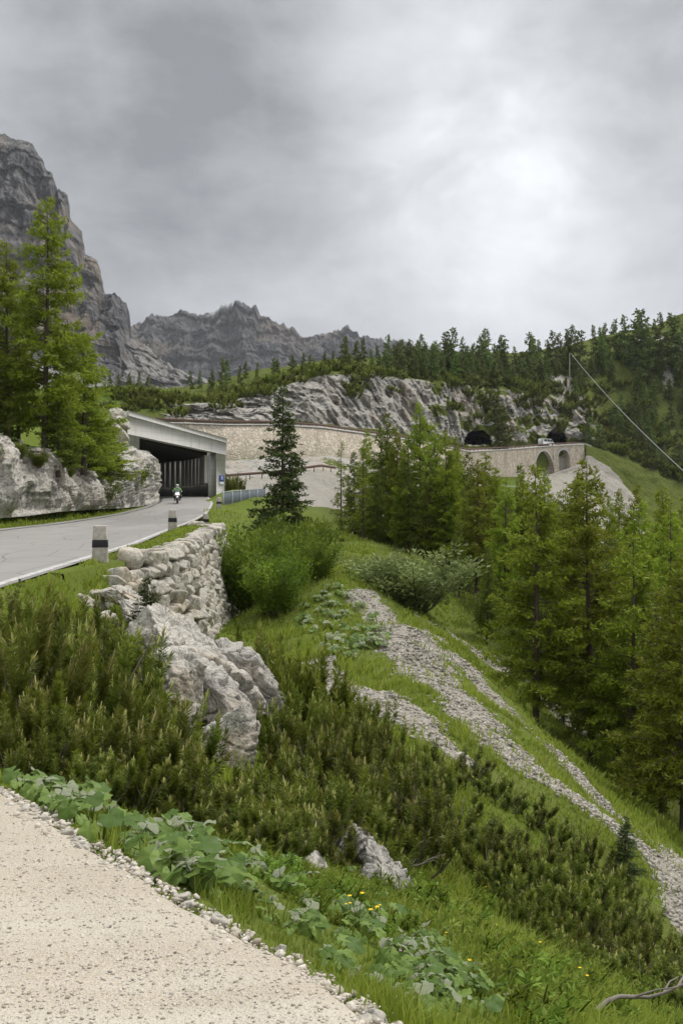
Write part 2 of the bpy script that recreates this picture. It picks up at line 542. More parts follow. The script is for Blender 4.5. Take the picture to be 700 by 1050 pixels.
CP = []
for q in [  # photo x, photo y, distance
    (450, 1000, 5.2), (500, 1050, 4.7), (600, 1050, 6.2), (700, 1050, 8), (430, 950, 6.4), (450, 880, 9.5), (560, 900, 12), (700, 960, 16), (620, 960, 11.5),
    (500, 790, 16), (600, 830, 19), (700, 895, 21), (440, 700, 22), (540, 745, 33), (612, 790, 34), (700, 862, 30), (480, 740, 22), (800, 960, 22), (800, 1050, 11),
    (390, 640, 30), (350, 592, 42), (420, 600, 47), (460, 640, 44), (335, 560, 56), (390, 560, 62), (300, 545, 64), (480, 690, 34),
    (235, 625, 50), (238, 592, 58), (270, 648, 38), (300, 655, 31), (255, 680, 24), (255, 575, 66),
    (200, 684, 16.5), (270, 722, 15), (340, 800, 12), (390, 900, 8.6), (150, 645, 20), (105, 622, 24), (310, 890, 7.5), (300, 760, 12.5), (330, 700, 19),
    (180, 745, 11), (100, 730, 9.5), (60, 710, 11), (230, 860, 6.8),
    (170, 655, 30), (205, 650, 42), (180, 660, 34), (222, 640, 47),
    (430, 585, 72), (350, 525, 90), (290, 520, 95), (480, 600, 78), (560, 640, 75), (660, 700, 60), (620, 690, 55), (720, 790, 45), (800, 860, 38),
    (250, 505, 104), (243, 530, 80),
    (320, 530, 118), (400, 580, 125), (500, 610, 130), (620, 630, 135), (760, 660, 140), (900, 690, 140), (900, 860, 60), (950, 1000, 25),
    (330, 545, 160), (480, 610, 175), (620, 625, 185), (760, 640, 190), (950, 680, 190), (240, 525, 150),
]:
    CP.append(P(*q))
for x, y in CREST[(CREST[:, 1] < 26) & (CREST[:, 1] > -5)]:
    CP.append((x + .05, y, zr(y) - .03))
CP += [(2.2, 3.0, -2.75), (4, 1, -3.6), (8, 3, -5.0), (14, 6, -8.0), (24, 10, -12.5), (5, -6, -3.5), (30, 30, -14.5), (45, 50, -17), (60, 80, -20), (90, 60, -22)]
for x, y in CREST[(CREST[:, 1] > 58) & (CREST[:, 1] < 100)]:
    CP.append((x + .3, y, zr(y) - .1)); CP.append((x + 2.0, y, zr(y) - 1.1))
CP = np.array(CP, float)
_px, _py = CX + CP[:, 0] / np.maximum(CP[:, 1], 1) * F, HY - CP[:, 2] / np.maximum(CP[:, 1], 1) * F
# where the photograph shows the tops of rocks and dwarf pines, the soil lies lower
CP[:, 2] -= np.where((_px > 60) & (_px < 350) & (_py > 640) & (_py < 860) & (CP[:, 1] > 9) & (CP[:, 1] < 32), 1.0, 0)
CP[:, 2] -= np.where((_px > 430) & (_px < 720) & (_py > 780) & (_py < 1010) & (CP[:, 1] > 9) & (CP[:, 1] < 17), .5, 0)


def _k(r2):
    return np.where(r2 > 0, .5 * r2 * np.log(r2 + 1e-12), 0)


_W = np.array([1.0, 1.0])
n_ = len(CP)
_r2 = ((CP[:, None, :2] - CP[None, :, :2]) ** 2).sum(-1)
_A = np.zeros((n_ + 3, n_ + 3))
_A[:n_, :n_] = _k(_r2) + np.eye(n_) * (.15 + .02 * CP[:, 1])
_A[:n_, n_:] = np.c_[np.ones(n_), CP[:, :2]]
_A[n_:, :n_] = _A[:n_, n_:].T
TPS = np.linalg.solve(_A, np.r_[CP[:, 2], np.zeros(3)])


def z_low(x, y):
    out = np.empty(len(x))
    for s in range(0, len(x), 20000):
        X, Y = x[s:s + 20000], y[s:s + 20000]
        r2 = (X[:, None] - CP[None, :, 0]) ** 2 + (Y[:, None] - CP[None, :, 1]) ** 2
        out[s:s + 20000] = _k(r2) @ TPS[:n_] + TPS[n_] + TPS[n_ + 1] * X + TPS[n_ + 2] * Y
    return out


ROCKH = np.array([(0, 4.5), (50, 4.6), (60, 4.3), (68, 3.4), (78, 2.3), (84, 2.0), (90, 4.2), (96, 5.0), (110, 6), (200, 6)])


def ground(x, y, rough=True):
    x = np.atleast_1d(np.asarray(x, float)); y = np.atleast_1d(np.asarray(y, float))
    zu = zr(y)
    sd = crest_sd(x, y)
    zl = z_low(x, y)
    w = np.where((y > 26) & (y < 57), .25, np.where(y < 26, .5, 1.5))
    m = sstep(0, 1, np.clip(.5 + sd / (2 * w), 0, 1))
    # rise on the left of the road
    s = xl(y) - x
    hh = np.interp(y, ROCKH[:, 0], ROCKH[:, 1])
    rise = np.where(s > 1.3, hh * sstep(1.6, 4.5, s) + .45 * np.maximum(s - 4, 0), 0)
    onroad = (s < .3) & (x < xr(y) + .3)
    verge = np.where((x > xr(y)) & (sd < 0) & (y > 12), .10 * sstep(0, .8, x - xr(y)), 0)
    z = zu * (1 - m) + zl * m + rise * (1 - m) + verge - np.where(onroad, .06, 0)
    if rough:
        q = np.c_[x, y, z]
        amp = np.clip(m + (s > 1.0) * .8 + .25 * ((sd < 0) & (x > xr(y) + .3) & (y > 14)), 0, 1)
        amp = amp * sstep(0, 1.2, np.abs(sd) + .25)
        amp = np.where((y < 14) & (x > xr(y)), amp * sstep(.05, .9, sd), amp)
        z = z + amp * (fbm(q * .45, 4, 3) * .28 + fbm(q * 2.2, 3, 9) * .07) * np.clip(.5 + y / 40, .4, 1.4)
    return z


def gz(x, y):
    return float(ground([x], [y])[0])


def proj(x, y, z):
    return CX + x / y * F, HY - z / y * F


def seg_dist(px, py, pl):
    pl = np.array(pl, float)
    best = np.full(px.shape, 1e9)
    for a, b in zip(pl[:-1], pl[1:]):
        ab = b - a
        t = np.clip(((px - a[0]) * ab[0] + (py - a[1]) * ab[1]) / (ab[:2] @ ab[:2] if len(ab) == 2 else (ab[0] ** 2 + ab[1] ** 2)), 0, 1)
        d = np.hypot(px - a[0] - t * ab[0], py - a[1] - t * ab[1])
        wd = a[2] + t * (b[2] - a[2])
        best = np.minimum(best, d / wd)
    return best


# stony runs of the slope (ground positions found from the photograph, x, y in metres, half width)
def on_ground(px, py):
    """march along the photo ray to the ground"""
    d = np.geomspace(2.5, 160, 900)
    pts = np.c_[(px - CX) / F * d, d, (HY - py) / F * d]
    g = ground(pts[:, 0], pts[:, 1], False)
    k = np.argmax(pts[:, 2] < g)
    return pts[k][:2] if pts[k, 2] < g[k] else None


def run(pl):
    out = []
    for px, py, hw in pl:
        q = on_ground(px, py)
        if q is not None:
            out.append((q[0], q[1], hw * q[1] / F * 1.25))
    return out


RUNS = [run([(372, 612, 14), (392, 634, 18), (420, 664, 26), (452, 706, 30), (492, 744, 30), (546, 792, 28), (609, 834, 30), (666, 876, 34), (712, 930, 46)]),
        run([(436, 634, 12), (489, 671, 15), (537, 697, 16), (586, 740, 14)]),
        run([(440, 655, 9), (480, 690, 12), (520, 725, 13), (560, 765, 14), (625, 830, 16)]),
        run([(330, 680, 10), (366, 706, 16), (403, 730, 20), (449, 760, 16), (470, 786, 10)]),
        run([(690, 880, 20), (720, 960, 30)])]
RUNS = [r for r in RUNS if len(r) > 1]


def scree_mask(x, y):
    best = np.full(x.shape, 9.0)
    for r in RUNS:
        best = np.minimum(best, seg_dist(x, y, r))
    n = fbm(np.c_[x * .8, y * .8, x * 0], 4, 41) + .6 * fbm(np.c_[x * 2.6, y * 2.6, x * 0], 3, 43)
    return 1 - sstep(.35, 1.5, best + n * .85)


def build_ground():
    NR, NC = 520, 440
    y = np.concatenate([np.linspace(-6, 1.0, 16)[:-1], np.geomspace(1.0, 190, NR - 15)])
    u = np.linspace(-1, 1, NC)
    Y = np.repeat(y[:, None], NC, 1)
    half = 13 + .62 * np.clip(Y, 0, None)
    X = u[None] * half + 2 + .05 * Y
    x, yy = X.ravel(), Y.ravel()
    z = ground(x, yy)
    sm = scree_mask(x, yy) * (crest_sd(x, yy) > .5)
    z = z + sm * fbm(np.c_[x * 3, yy * 3, z * 0], 3, 77) * .06
    lit = sstep(0, 6, x - np.interp(yy, [0, 20, 30, 34, 44, 48, 62, 100, 200], [60, 13, 10.6, 8.0, 5.2, 3.5, -.5, -6, -8])) * (crest_sd(x, yy) > 1)
    lit = np.clip(lit, 0, 1)
    cs = crest_sd(x, yy)
    z = z - .07 * (1 - sstep(-.12, .12, cs)) * ((yy < 14) & (x > xr(yy)))
    me = make_mesh('ground', np.c_[x, yy, z], [grid_faces(len(y), NC)], {'scree': sm, 'litter': lit * .9}, True)
    o = link('ground', me, M['ground'])
    tag(o, kind='structure')
    return o


build_ground()

def layby_z(x, y):
    z = np.maximum(ground(x, y, False), zr(y) - .10)
    return z + .012 + fbm(np.c_[x * 1.2, y * 1.2, x * 0], 3, 61) * .025 + fbm(np.c_[x * 9, y * 9, x * 0], 2, 62) * .005


# layby gravel: one sheet a little above the ground, up to the crest with a ragged edge
def build_layby():
    NR, NC = 170, 150
    y = np.concatenate([np.linspace(-5, 1.5, 20)[:-1], np.geomspace(1.5, 14, NR - 19)])
    t = np.linspace(0, 1, NC)
    edge = crest_x(y) + fbm(np.c_[y * 2.3, y * 0, y * 0], 4, 5) * .12 + .02
    X = np.minimum(xr(y) + .15, edge - .5)[:, None] * (1 - t) + edge[:, None] * t
    Y = np.repeat(y[:, None], NC, 1)
    x, yy = X.ravel(), Y.ravel()
    z = layby_z(x, yy)
    z -= .05 * sstep(.985, 1, np.tile(t, len(y)))
    o = link('gravel_layby', make_mesh('gravel_layby', np.c_[x, yy, z], [grid_faces(len(y), NC)], None, True), M['gravel'])
    tag(o, kind='structure')


build_layby()


def build_road():
    ys = np.concatenate([np.linspace(-6, 95, 90), np.linspace(96, 117, 20)])
    T = np.linspace(0, 1, 24)

    def along(pl, n=110):
        s = np.r_[0, np.cumsum(np.hypot(*np.diff(pl, axis=0).T))]
        q = np.linspace(0, s[-1], n)
        return np.c_[np.interp(q, s, pl[:, 0]), np.interp(q, s, pl[:, 1])]
    Lp, Rp = XLp.copy(), XRp.copy()
    Lp[0, 1] = Rp[0, 1] = -6
    L, Rr = along(Lp), along(Rp)

    def strip(name, a, b, dz, mat, n=2, w=None, kind=None, lo=0, hi=110):
        t = np.linspace(a, b, n)
        Q = L[lo:hi, None] * (1 - t)[None, :, None] + Rr[lo:hi, None] * t[None, :, None]
        x, y = Q[..., 0].ravel(), Q[..., 1].ravel()
        if w is not None:
            x = x + fbm(np.c_[y * .25, y * 0, y * 0], 3, 8) * w
        z = zr(y) + dz + .05 * np.tile(np.sin(np.pi * t), hi - lo) * .8
        o = link(name, make_mesh(name, np.c_[x, y, z], [grid_faces(hi - lo, n)], None, True), mat)
        tag(o, kind='structure')
        return o
    strip('road', 0, 1, .006, M['asphalt'], 24)
    strip('road_edge_line', .966, .986, .011, M['line'], 2)
    strip('road_tar_seam', .095, .135, .012, M['tar'], 2, .10, hi=92)


build_road()

# ------------------------------------------------------------------ the far side of the bowl: road benches, cliffs, wooded slopes
HC = [-200, 0, 100, 170, 230, 280, 330, 380, 430, 480, 530, 565, 600, 650, 700, 800, 960]
HROWS = {   # name: (photo y per column, distance per column)
    'foot': ([500, 480, 470, 500, 545, 552, 556, 580, 605, 615, 622, 630, 636, 645, 655, 690, 740], [120, 120, 122, 122, 116, 121, 128, 136, 148, 160, 168, 174, 180, 180, 180, 175, 170]),
    'low': ([455, 452, 455, 480, 494, 490, 483, 490, 500, 498, 500, 503, 512, 545, 572, 620, 690], [136, 136, 136, 136, 140, 146, 154, 166, 186, 214, 240, 256, 262, 258, 250, 240, 230]),
    'lowin': ([454, 451, 454, 479, 492.5, 488.5, 481.5, 488, 497, 496, 498, 500, 508, 541, 568, 616, 686], [139, 139, 139, 139, 144, 150, 158, 170, 190, 218, 244, 260, 266, 263, 256, 246, 236]),
    'wallfoot': ([432, 432, 432, 450, 472, 468, 468, 474, 482, 489, 489, 486, 474, 505, 530, 570, 640], [152, 152, 154, 154, 158, 164, 174, 189, 206, 235, 263, 277, 284, 288, 285, 275, 265]),
    'edge': ([424, 424, 424, 434, 436, 436, 439, 446, 453, 463.5, 460.5, 457.5, 456, 478, 500, 530, 590], [156, 156, 158, 160, 163, 170, 180, 193, 210, 238, 266, 280, 287, 296, 296, 290, 280]),
    'inner': ([422.5, 422.5, 422.5, 432.5, 434.5, 434.5, 437.2, 444, 451, 461.5, 458.5, 455.5, 453.5, 470, 490, 518, 570], [162, 162, 164, 166, 169, 176, 186, 200, 217, 245, 273, 287, 294, 303, 304, 300, 290]),
    'top': ([408, 408, 409, 416, 414, 400, 384, 385, 390, 396, 402, 408, 425, 440, 440, 440, 420], [172, 172, 172, 174, 184, 191, 200, 214, 234, 258, 288, 301, 310, 320, 325, 325, 320]),
    'shelf': ([405, 405, 405, 403, 394, 383, 375, 375, 376, 378, 380, 376, 372, 365, 352, 325, 270], [190, 190, 190, 192, 205, 212, 220, 236, 256, 280, 310, 326, 335, 345, 348, 350, 350]),
    'ridge': ([401, 401, 401, 398, 389, 380, 372, 368, 364, 362, 360, 356, 348, 338, 322, 280, 215], [260, 260, 260, 260, 262, 266, 268, 272, 285, 305, 335, 350, 360, 370, 375, 380, 380]),
    'back': ([408, 408, 405, 402, 400, 396, 392, 390, 386, 384, 382, 378, 372, 362, 348, 306, 240], [380, 380, 380, 380, 380, 380, 380, 380, 390, 410, 440, 460, 470, 480, 480, 480, 480]),
}
HN = list(HROWS)
HSUB = [30, 3, 26, 24, 3, 100, 34, 44, 10]     # rows between the named rows
CAVES = [(488.5, 442, 455.5, 13.5), (568, 440.5, 456, 11.5)]       # two road tunnels: centre x, crown y, floor y, half width


def smooth_interp(x, xp, fp):
    return np.interp(x, xp, fp)


def hill_rc(rowf, px):
    """row coordinate (float) and photo column -> photo y, distance"""
    k = np.clip(np.floor(rowf).astype(int), 0, len(HN) - 2)
    t = rowf - k
    ys = np.array([np.interp(px, HC, HROWS[n][0]) for n in HN])
    ds = np.array([np.interp(px, HC, HROWS[n][1]) for n in HN])
    ds[HN.index('edge')] += 1.9 * ((px > 472) & (px < 600))
    ds[HN.index('inner')] += 1.9 * ((px > 472) & (px < 600))
    i = np.arange(len(px))
    y0, y1, d0, d1 = ys[k, i], ys[k + 1, i], ds[k, i], ds[k + 1, i]
    z0, z1 = (HY - y0) / F * d0, (HY - y1) / F * d1
    tz = np.where((k == 3) & (px > 158) & (px < 600), np.clip((t - .95) / .05, 0, 1), t)
    d = d0 + (d1 - d0) * t
    z = z0 + (z1 - z0) * tz
    return d, z


def hill_surface(rowf, px, carve=True):
    d, z = hill_rc(rowf, px)
    x = (px - CX) / F * d
    q = np.c_[x, d, z]
    # weights by zone
    cliff = sstep(5.0, 5.12, rowf) * (1 - sstep(5.85, 6.15, rowf)) * sstep(150, 190, px) * (1 - sstep(590, 625, px))
    bare = (sstep(3.0, 3.1, rowf) * 0 + (1 - sstep(2.9, 3.0, rowf)) * sstep(2.0, 2.1, rowf)) * .35
    slope = sstep(6.0, 6.3, rowf) + (1 - sstep(.9, 1.0, rowf)) * .6 + sstep(600, 640, px) * (1 - sstep(5.9, 6, rowf))
    amp = cliff * 1.0 + bare + np.clip(slope, 0, 1) * .55
    amp = amp * np.where((rowf > 3.9) & (rowf < 5.05) & (px < 600), 0, 1)
    rf = ridged(q * np.array([.075, .10, .05]), 6, 12, .6) * 5.5 + ridged(q * np.array([.30, .30, .2]), 5, 18, .6) * 2.0
    hum = fbm(q * .05, 4, 21) * 7 + fbm(q * .25, 4, 22) * 2.4
    dd = cliff * (rf - 1.0) * 1.0 + (amp - cliff) * hum * .7
    q[:, 1] -= dd
    q[:, 2] += (amp - cliff) * hum * .35 + cliff * fbm(q * .3, 3, 23) * .8
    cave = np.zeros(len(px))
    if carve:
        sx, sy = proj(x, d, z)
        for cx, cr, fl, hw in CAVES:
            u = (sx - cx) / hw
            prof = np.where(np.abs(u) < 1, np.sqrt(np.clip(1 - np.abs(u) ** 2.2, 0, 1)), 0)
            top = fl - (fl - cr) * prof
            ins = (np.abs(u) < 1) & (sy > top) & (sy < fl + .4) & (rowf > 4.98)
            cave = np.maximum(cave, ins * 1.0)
        q[:, 1] += cave * 22
        q[:, 0] *= np.where(cave > 0, q[:, 1] / np.maximum(q[:, 1] - cave * 22, 1), 1)
        q[:, 2] *= np.where(cave > 0, q[:, 1] / np.maximum(q[:, 1] - cave * 22, 1), 1)
    return q, cliff, cave


def build_hillside():
    px = np.concatenate([np.linspace(-200, 110, 60)[:-1], np.linspace(110, 720, 520), np.linspace(720, 960, 60)[1:]])
    rf = [0.0]
    for k, n in enumerate(HSUB):
        rf += list(k + np.arange(1, n + 1) / n)
    rf = np.array(rf)
    RF, PX = np.meshgrid(rf, px, indexing='ij')
    RF, PX = RF.ravel(), PX.ravel()
    q, cliff, cave = hill_surface(RF, PX)
    d0, z0 = hill_rc(RF, PX)
    sx, sy = proj((PX - CX) / F * d0, d0, z0)
    rock = np.zeros(len(PX))
    nz = fbm(q * .07, 4, 31)
    nz2 = fbm(q * np.array([.22, .22, .4]), 4, 33)
    # cliff faces; greener to the right, ledges of turf
    rock = np.maximum(rock, cliff * np.clip(1.15 - 1.1 * sstep(-.08, .22, nz2) * sstep(400, 450, PX), 0, 1))
    rock = np.maximum(rock, (RF > 2.0) * (RF < 3.0) * (PX > 170) * (PX < 470) * (.75 + nz))
    rock = np.maximum(rock, .9 * sstep(.16, .34, nz) * (RF > 6.0) * (PX > 480))
    rock *= np.where((PX > 440) & (RF > 1) & (RF < 3), 0.25, 1)
    sc = np.zeros(len(PX))
    sc = np.maximum(sc, (RF < 1.02) * sstep(190, 235, PX) * (1 - sstep(400, 450, PX)) * 1.0)
    sc = np.maximum(sc, ((RF > 1) & (RF < 2.02)) * (PX > 170) * 1.0 * (PX < 600))
    sc = np.maximum(sc, (RF > 4.0) * (RF < 5.02) * (PX > 160) * (PX < 606))
    sc = np.maximum(sc, 1 - sstep(.6, 1.2, seg_dist(sx, sy, [(545, 500, 14), (575, 488, 14), (600, 478, 10), (625, 500, 15), (640, 520, 15), (648, 545, 14), (652, 580, 12)]) + nz * .5))
    sc = np.maximum(sc, 1 - sstep(.6, 1.2, seg_dist(sx, sy, [(560, 500, 14), (600, 520, 16), (625, 550, 14)]) + nz * .5))
    mead = (RF > 5.5) * (1 - sstep(150, 185, PX)) * .75
    mead = np.maximum(mead, .7 * (1 - sstep(.5, 1.1, seg_dist(sx, sy, [(500, 497, 7), (535, 497, 7)]))))
    rock *= 1 - np.clip(mead, 0, 1)
    rock = np.where(cave > 0, 0, rock)
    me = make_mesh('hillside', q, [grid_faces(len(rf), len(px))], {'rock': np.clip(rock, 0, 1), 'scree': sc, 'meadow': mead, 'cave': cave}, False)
    o = link('hillside', me, M['hill'])
    tag(o, kind='structure')


build_hillside()


def hill_pt(rowf, px):
    q, _, _ = hill_surface(np.array([float(rowf)]), np.array([float(px)]), False)
    return q[0]


# ------------------------------------------------------------------ mountains
def mountain(name, mat, prof, base_y, D, depth, seed, amp, rows=150, cols=260, snow=None):
    """prof: silhouette (photo x, y) at distance D; the face comes forward towards its foot"""
    prof = np.array(prof, float)
    px = np.linspace(prof[0, 0], prof[-1, 0], cols)
    top = np.interp(px, prof[:, 0], prof[:, 1])
    t = np.concatenate([np.linspace(0, 1, rows), 1 + np.linspace(.05, .6, 10)])
    T, PX = np.meshgrid(t, px, indexing='ij')
    TOP = np.interp(PX, prof[:, 0], prof[:, 1])
    BY = np.interp(PX, prof[:, 0], np.interp(prof[:, 0], *zip(*base_y)))
    ztop = (HY - TOP) / F * D
    d_base = D - depth
    zb = (HY - BY) / F * d_base
    # profile: talus at the foot then a steep wall
    tt = np.clip(T, 0, 1)
    w = np.where(tt < .25, tt * 2.0, .5 + (tt - .25) / .75 * .5)          # how far back
    d = d_base + depth * w
    z = zb + (ztop - zb) * np.where(tt < .25, tt / .25 * .22, .22 + (tt - .25) / .75 * .78)
    d = d + np.where(T > 1, (T - 1) * depth * 3, 0)
    z = z - np.where(T > 1, (T - 1) * (ztop - zb) * .7, 0)
    x = (PX - CX) / F * np.where(T > 1, d, D * .5 + d * .5)
    q = np.c_[x.ravel(), d.ravel(), z.ravel()]
    W = (sstep(.22, .34, T) * (1 - .6 * sstep(.93, 1.02, T))).ravel()
    s = 1.0 / amp
    disp = ridged(q * np.array([.50, .30, .13]) * s, 6, seed, .6) * amp * .8 + ridged(q * np.array([2.0, 1.2, .6]) * s, 5, seed + 5, .62) * amp * .38
    # ledges: the wall steps back in irregular storeys
    zl = q[:, 2] * s * 1.1 + fbm(q * np.array([.3, .3, .1]) * s, 3, seed + 21) * .9
    ribs = ridged(np.c_[q[:, 0] * s * .95 + fbm(q * s * .3, 3, seed + 31) * .9, q[:, 2] * s * .10, q[:, 0] * 0], 4, seed + 33, .6)
    disp = disp + ribs * amp * 1.25 - (zl - np.floor(zl)) ** 2 * amp * .3 + noise(np.c_[np.floor(zl), q[:, 0] * s * .4, q[:, 0] * 0], seed + 2) * amp * .35
    led = fbm(q * np.array([.05, .05, .9]) * s * 1.2, 4, seed + 9) * amp * .35
    q[:, 1] -= W * (disp + led)
    rough_top = sstep(.80, 1.0, T).ravel() * (T.ravel() <= 1.0)
    q[:, 2] += sstep(.4, .9, T).ravel() * fbm(np.c_[q[:, 0] * s * 1.6, q[:, 1] * 0, q[:, 2] * 0], 5, seed + 3, .65) * amp * (.30 if name == 'mountain' else .55)
    q[:, 2] += (1 - W) * fbm(q * s * .3, 4, seed + 8) * amp * .2
    tal = (1 - sstep(.2, .36, T.ravel() + fbm(q * s * .35, 4, seed + 12) * .22))
    if name == 'mountain':
        tal = np.maximum(tal, .95 * sstep(132, 146, PX.ravel() + fbm(q * .02, 3, 5) * 14))
        tal = np.maximum(tal, .9 * sstep(.30, .02, 0 * q[:, 0]) * 0)
    veg = tal * sstep(-.05, .12, fbm(q * s * .5, 4, seed + 14)) * (1 - sstep(.05, .26, T.ravel()))
    sn = np.zeros(len(q))
    if snow is not None:
        sn = sstep(.955, .98, T.ravel()) * (T.ravel() < 1.05) * sstep(.02, .2, fbm(np.c_[q[:, 0] * s * .9, q[:, 1] * 0, q[:, 2] * 0], 3, 91))
    me = make_mesh(name, q, [grid_faces(len(t), cols)], {'talus': tal, 'veg': veg, 'snow': sn}, False)
    o = link(name, me, M[mat])
    tag(o, kind='structure')


mountain('mountain', 'mountain', [(-260, 60), (-120, 100), (-60, 128), (-10, 138), (22, 146), (40, 157), (47, 166), (51, 178), (57, 181), (61, 198), (71, 202), (74, 224), (78, 229), (85, 236), (89, 262), (100, 266), (104, 278), (106, 299), (119, 302), (130, 310), (134, 322), (136, 344),
                                  (150, 356), (170, 370), (195, 385), (230, 400), (280, 420)],
         [(-260, 440), (40, 430), (100, 412), (140, 400), (200, 404), (280, 425)], 1250, 330, 3, 26, 420, 620)
mountain('mountain_range', 'range', [(60, 350), (110, 336), (137, 331), (150, 327), (165, 328), (185, 323), (205, 323), (222, 318), (240, 317), (262, 314), (272, 320), (284, 332), (300, 338), (318, 343), (334, 346), (345, 340), (356, 338), (372, 346), (400, 352), (460, 360), (560, 372)],
         [(60, 420), (560, 420)], 2600, 600, 40, 55, 260, 620, True)


# ------------------------------------------------------------------ walls of the upper road
def hill_line(rowname, px, lift=0.0, fwd=0.0):
    ys = np.interp(px, HC, HROWS[rowname][0]); ds = np.interp(px, HC, HROWS[rowname][1])
    q = np.c_[(px - CX) / F * ds, ds, (HY - ys) / F * ds]
    q[:, 2] += lift
    n = np.gradient(q[:, :2], axis=0)
    n = np.c_[n[:, 1], -n[:, 0]]
    n /= np.linalg.norm(n, axis=1)[:, None]
    n *= np.where(n[:, 1:2] > 0, -1, 1)
    q[:, :2] += n * fwd
    return q, n


def masonry_wall(name, a, b, n, top_lift, fwd, thick, bottom_extra, label, cat='wall'):
    px = np.linspace(a, b, n)
    top, nv = hill_line('edge', px, top_lift, fwd)
    bot, _ = hill_line('wallfoot', px, 0, 0)
    h = np.maximum(top[:, 2] - bot[:, 2] + bottom_extra, 2.0)
    low = top.copy(); low[:, 2] -= h; low[:, :2] += nv * (h * .12)[:, None]
    back = top.copy(); back[:, :2] -= nv * thick
    blow = low.copy(); blow[:, :2] -= nv * (thick + 1.0)
    V = np.concatenate([low, top, back, blow])
    i = np.arange(n - 1)
    f = [np.stack([i + k * n, i + 1 + k * n, i + 1 + (k + 1) * n, i + (k + 1) * n], -1) for k in range(3)]
    f.append(np.array([[0, n, 2 * n, 3 * n], [n - 1, 4 * n - 1, 3 * n - 1, 2 * n - 1]]))
    s = np.r_[0, np.cumsum(np.hypot(*np.diff(top[:, :2], axis=0).T))]
    u = np.tile(s, 4); w = V[:, 2]
    root = empty(name, tuple(low[n // 2]))
    me = make_mesh('masonry', V - low[n // 2], [np.concatenate(f)], {'u': u, 'w': w})
    link('masonry', me, M['masonry'], root)
    cop = Geo()
    L = top - low[n // 2]
    pr = np.concatenate([L + np.c_[nv * .12, np.full(n, .003)], L + np.c_[nv * .12, np.full(n, .16)], L + np.c_[-nv * thick, np.full(n, .16)]])
    cop.add(pr, np.concatenate([np.stack([i + k * n, i + 1 + k * n, i + 1 + (k + 1) * n, i + (k + 1) * n], -1) for k in range(2)]))
    cop.build('coping', M['concrete'], root)
    tag(root, label, cat)
    return root, top, nv, s


masonry_wall('retaining_wall', 160, 470, 90, .02, .1, .8, .6, 'long pale stone retaining wall holding up the upper road behind the tall spruce')


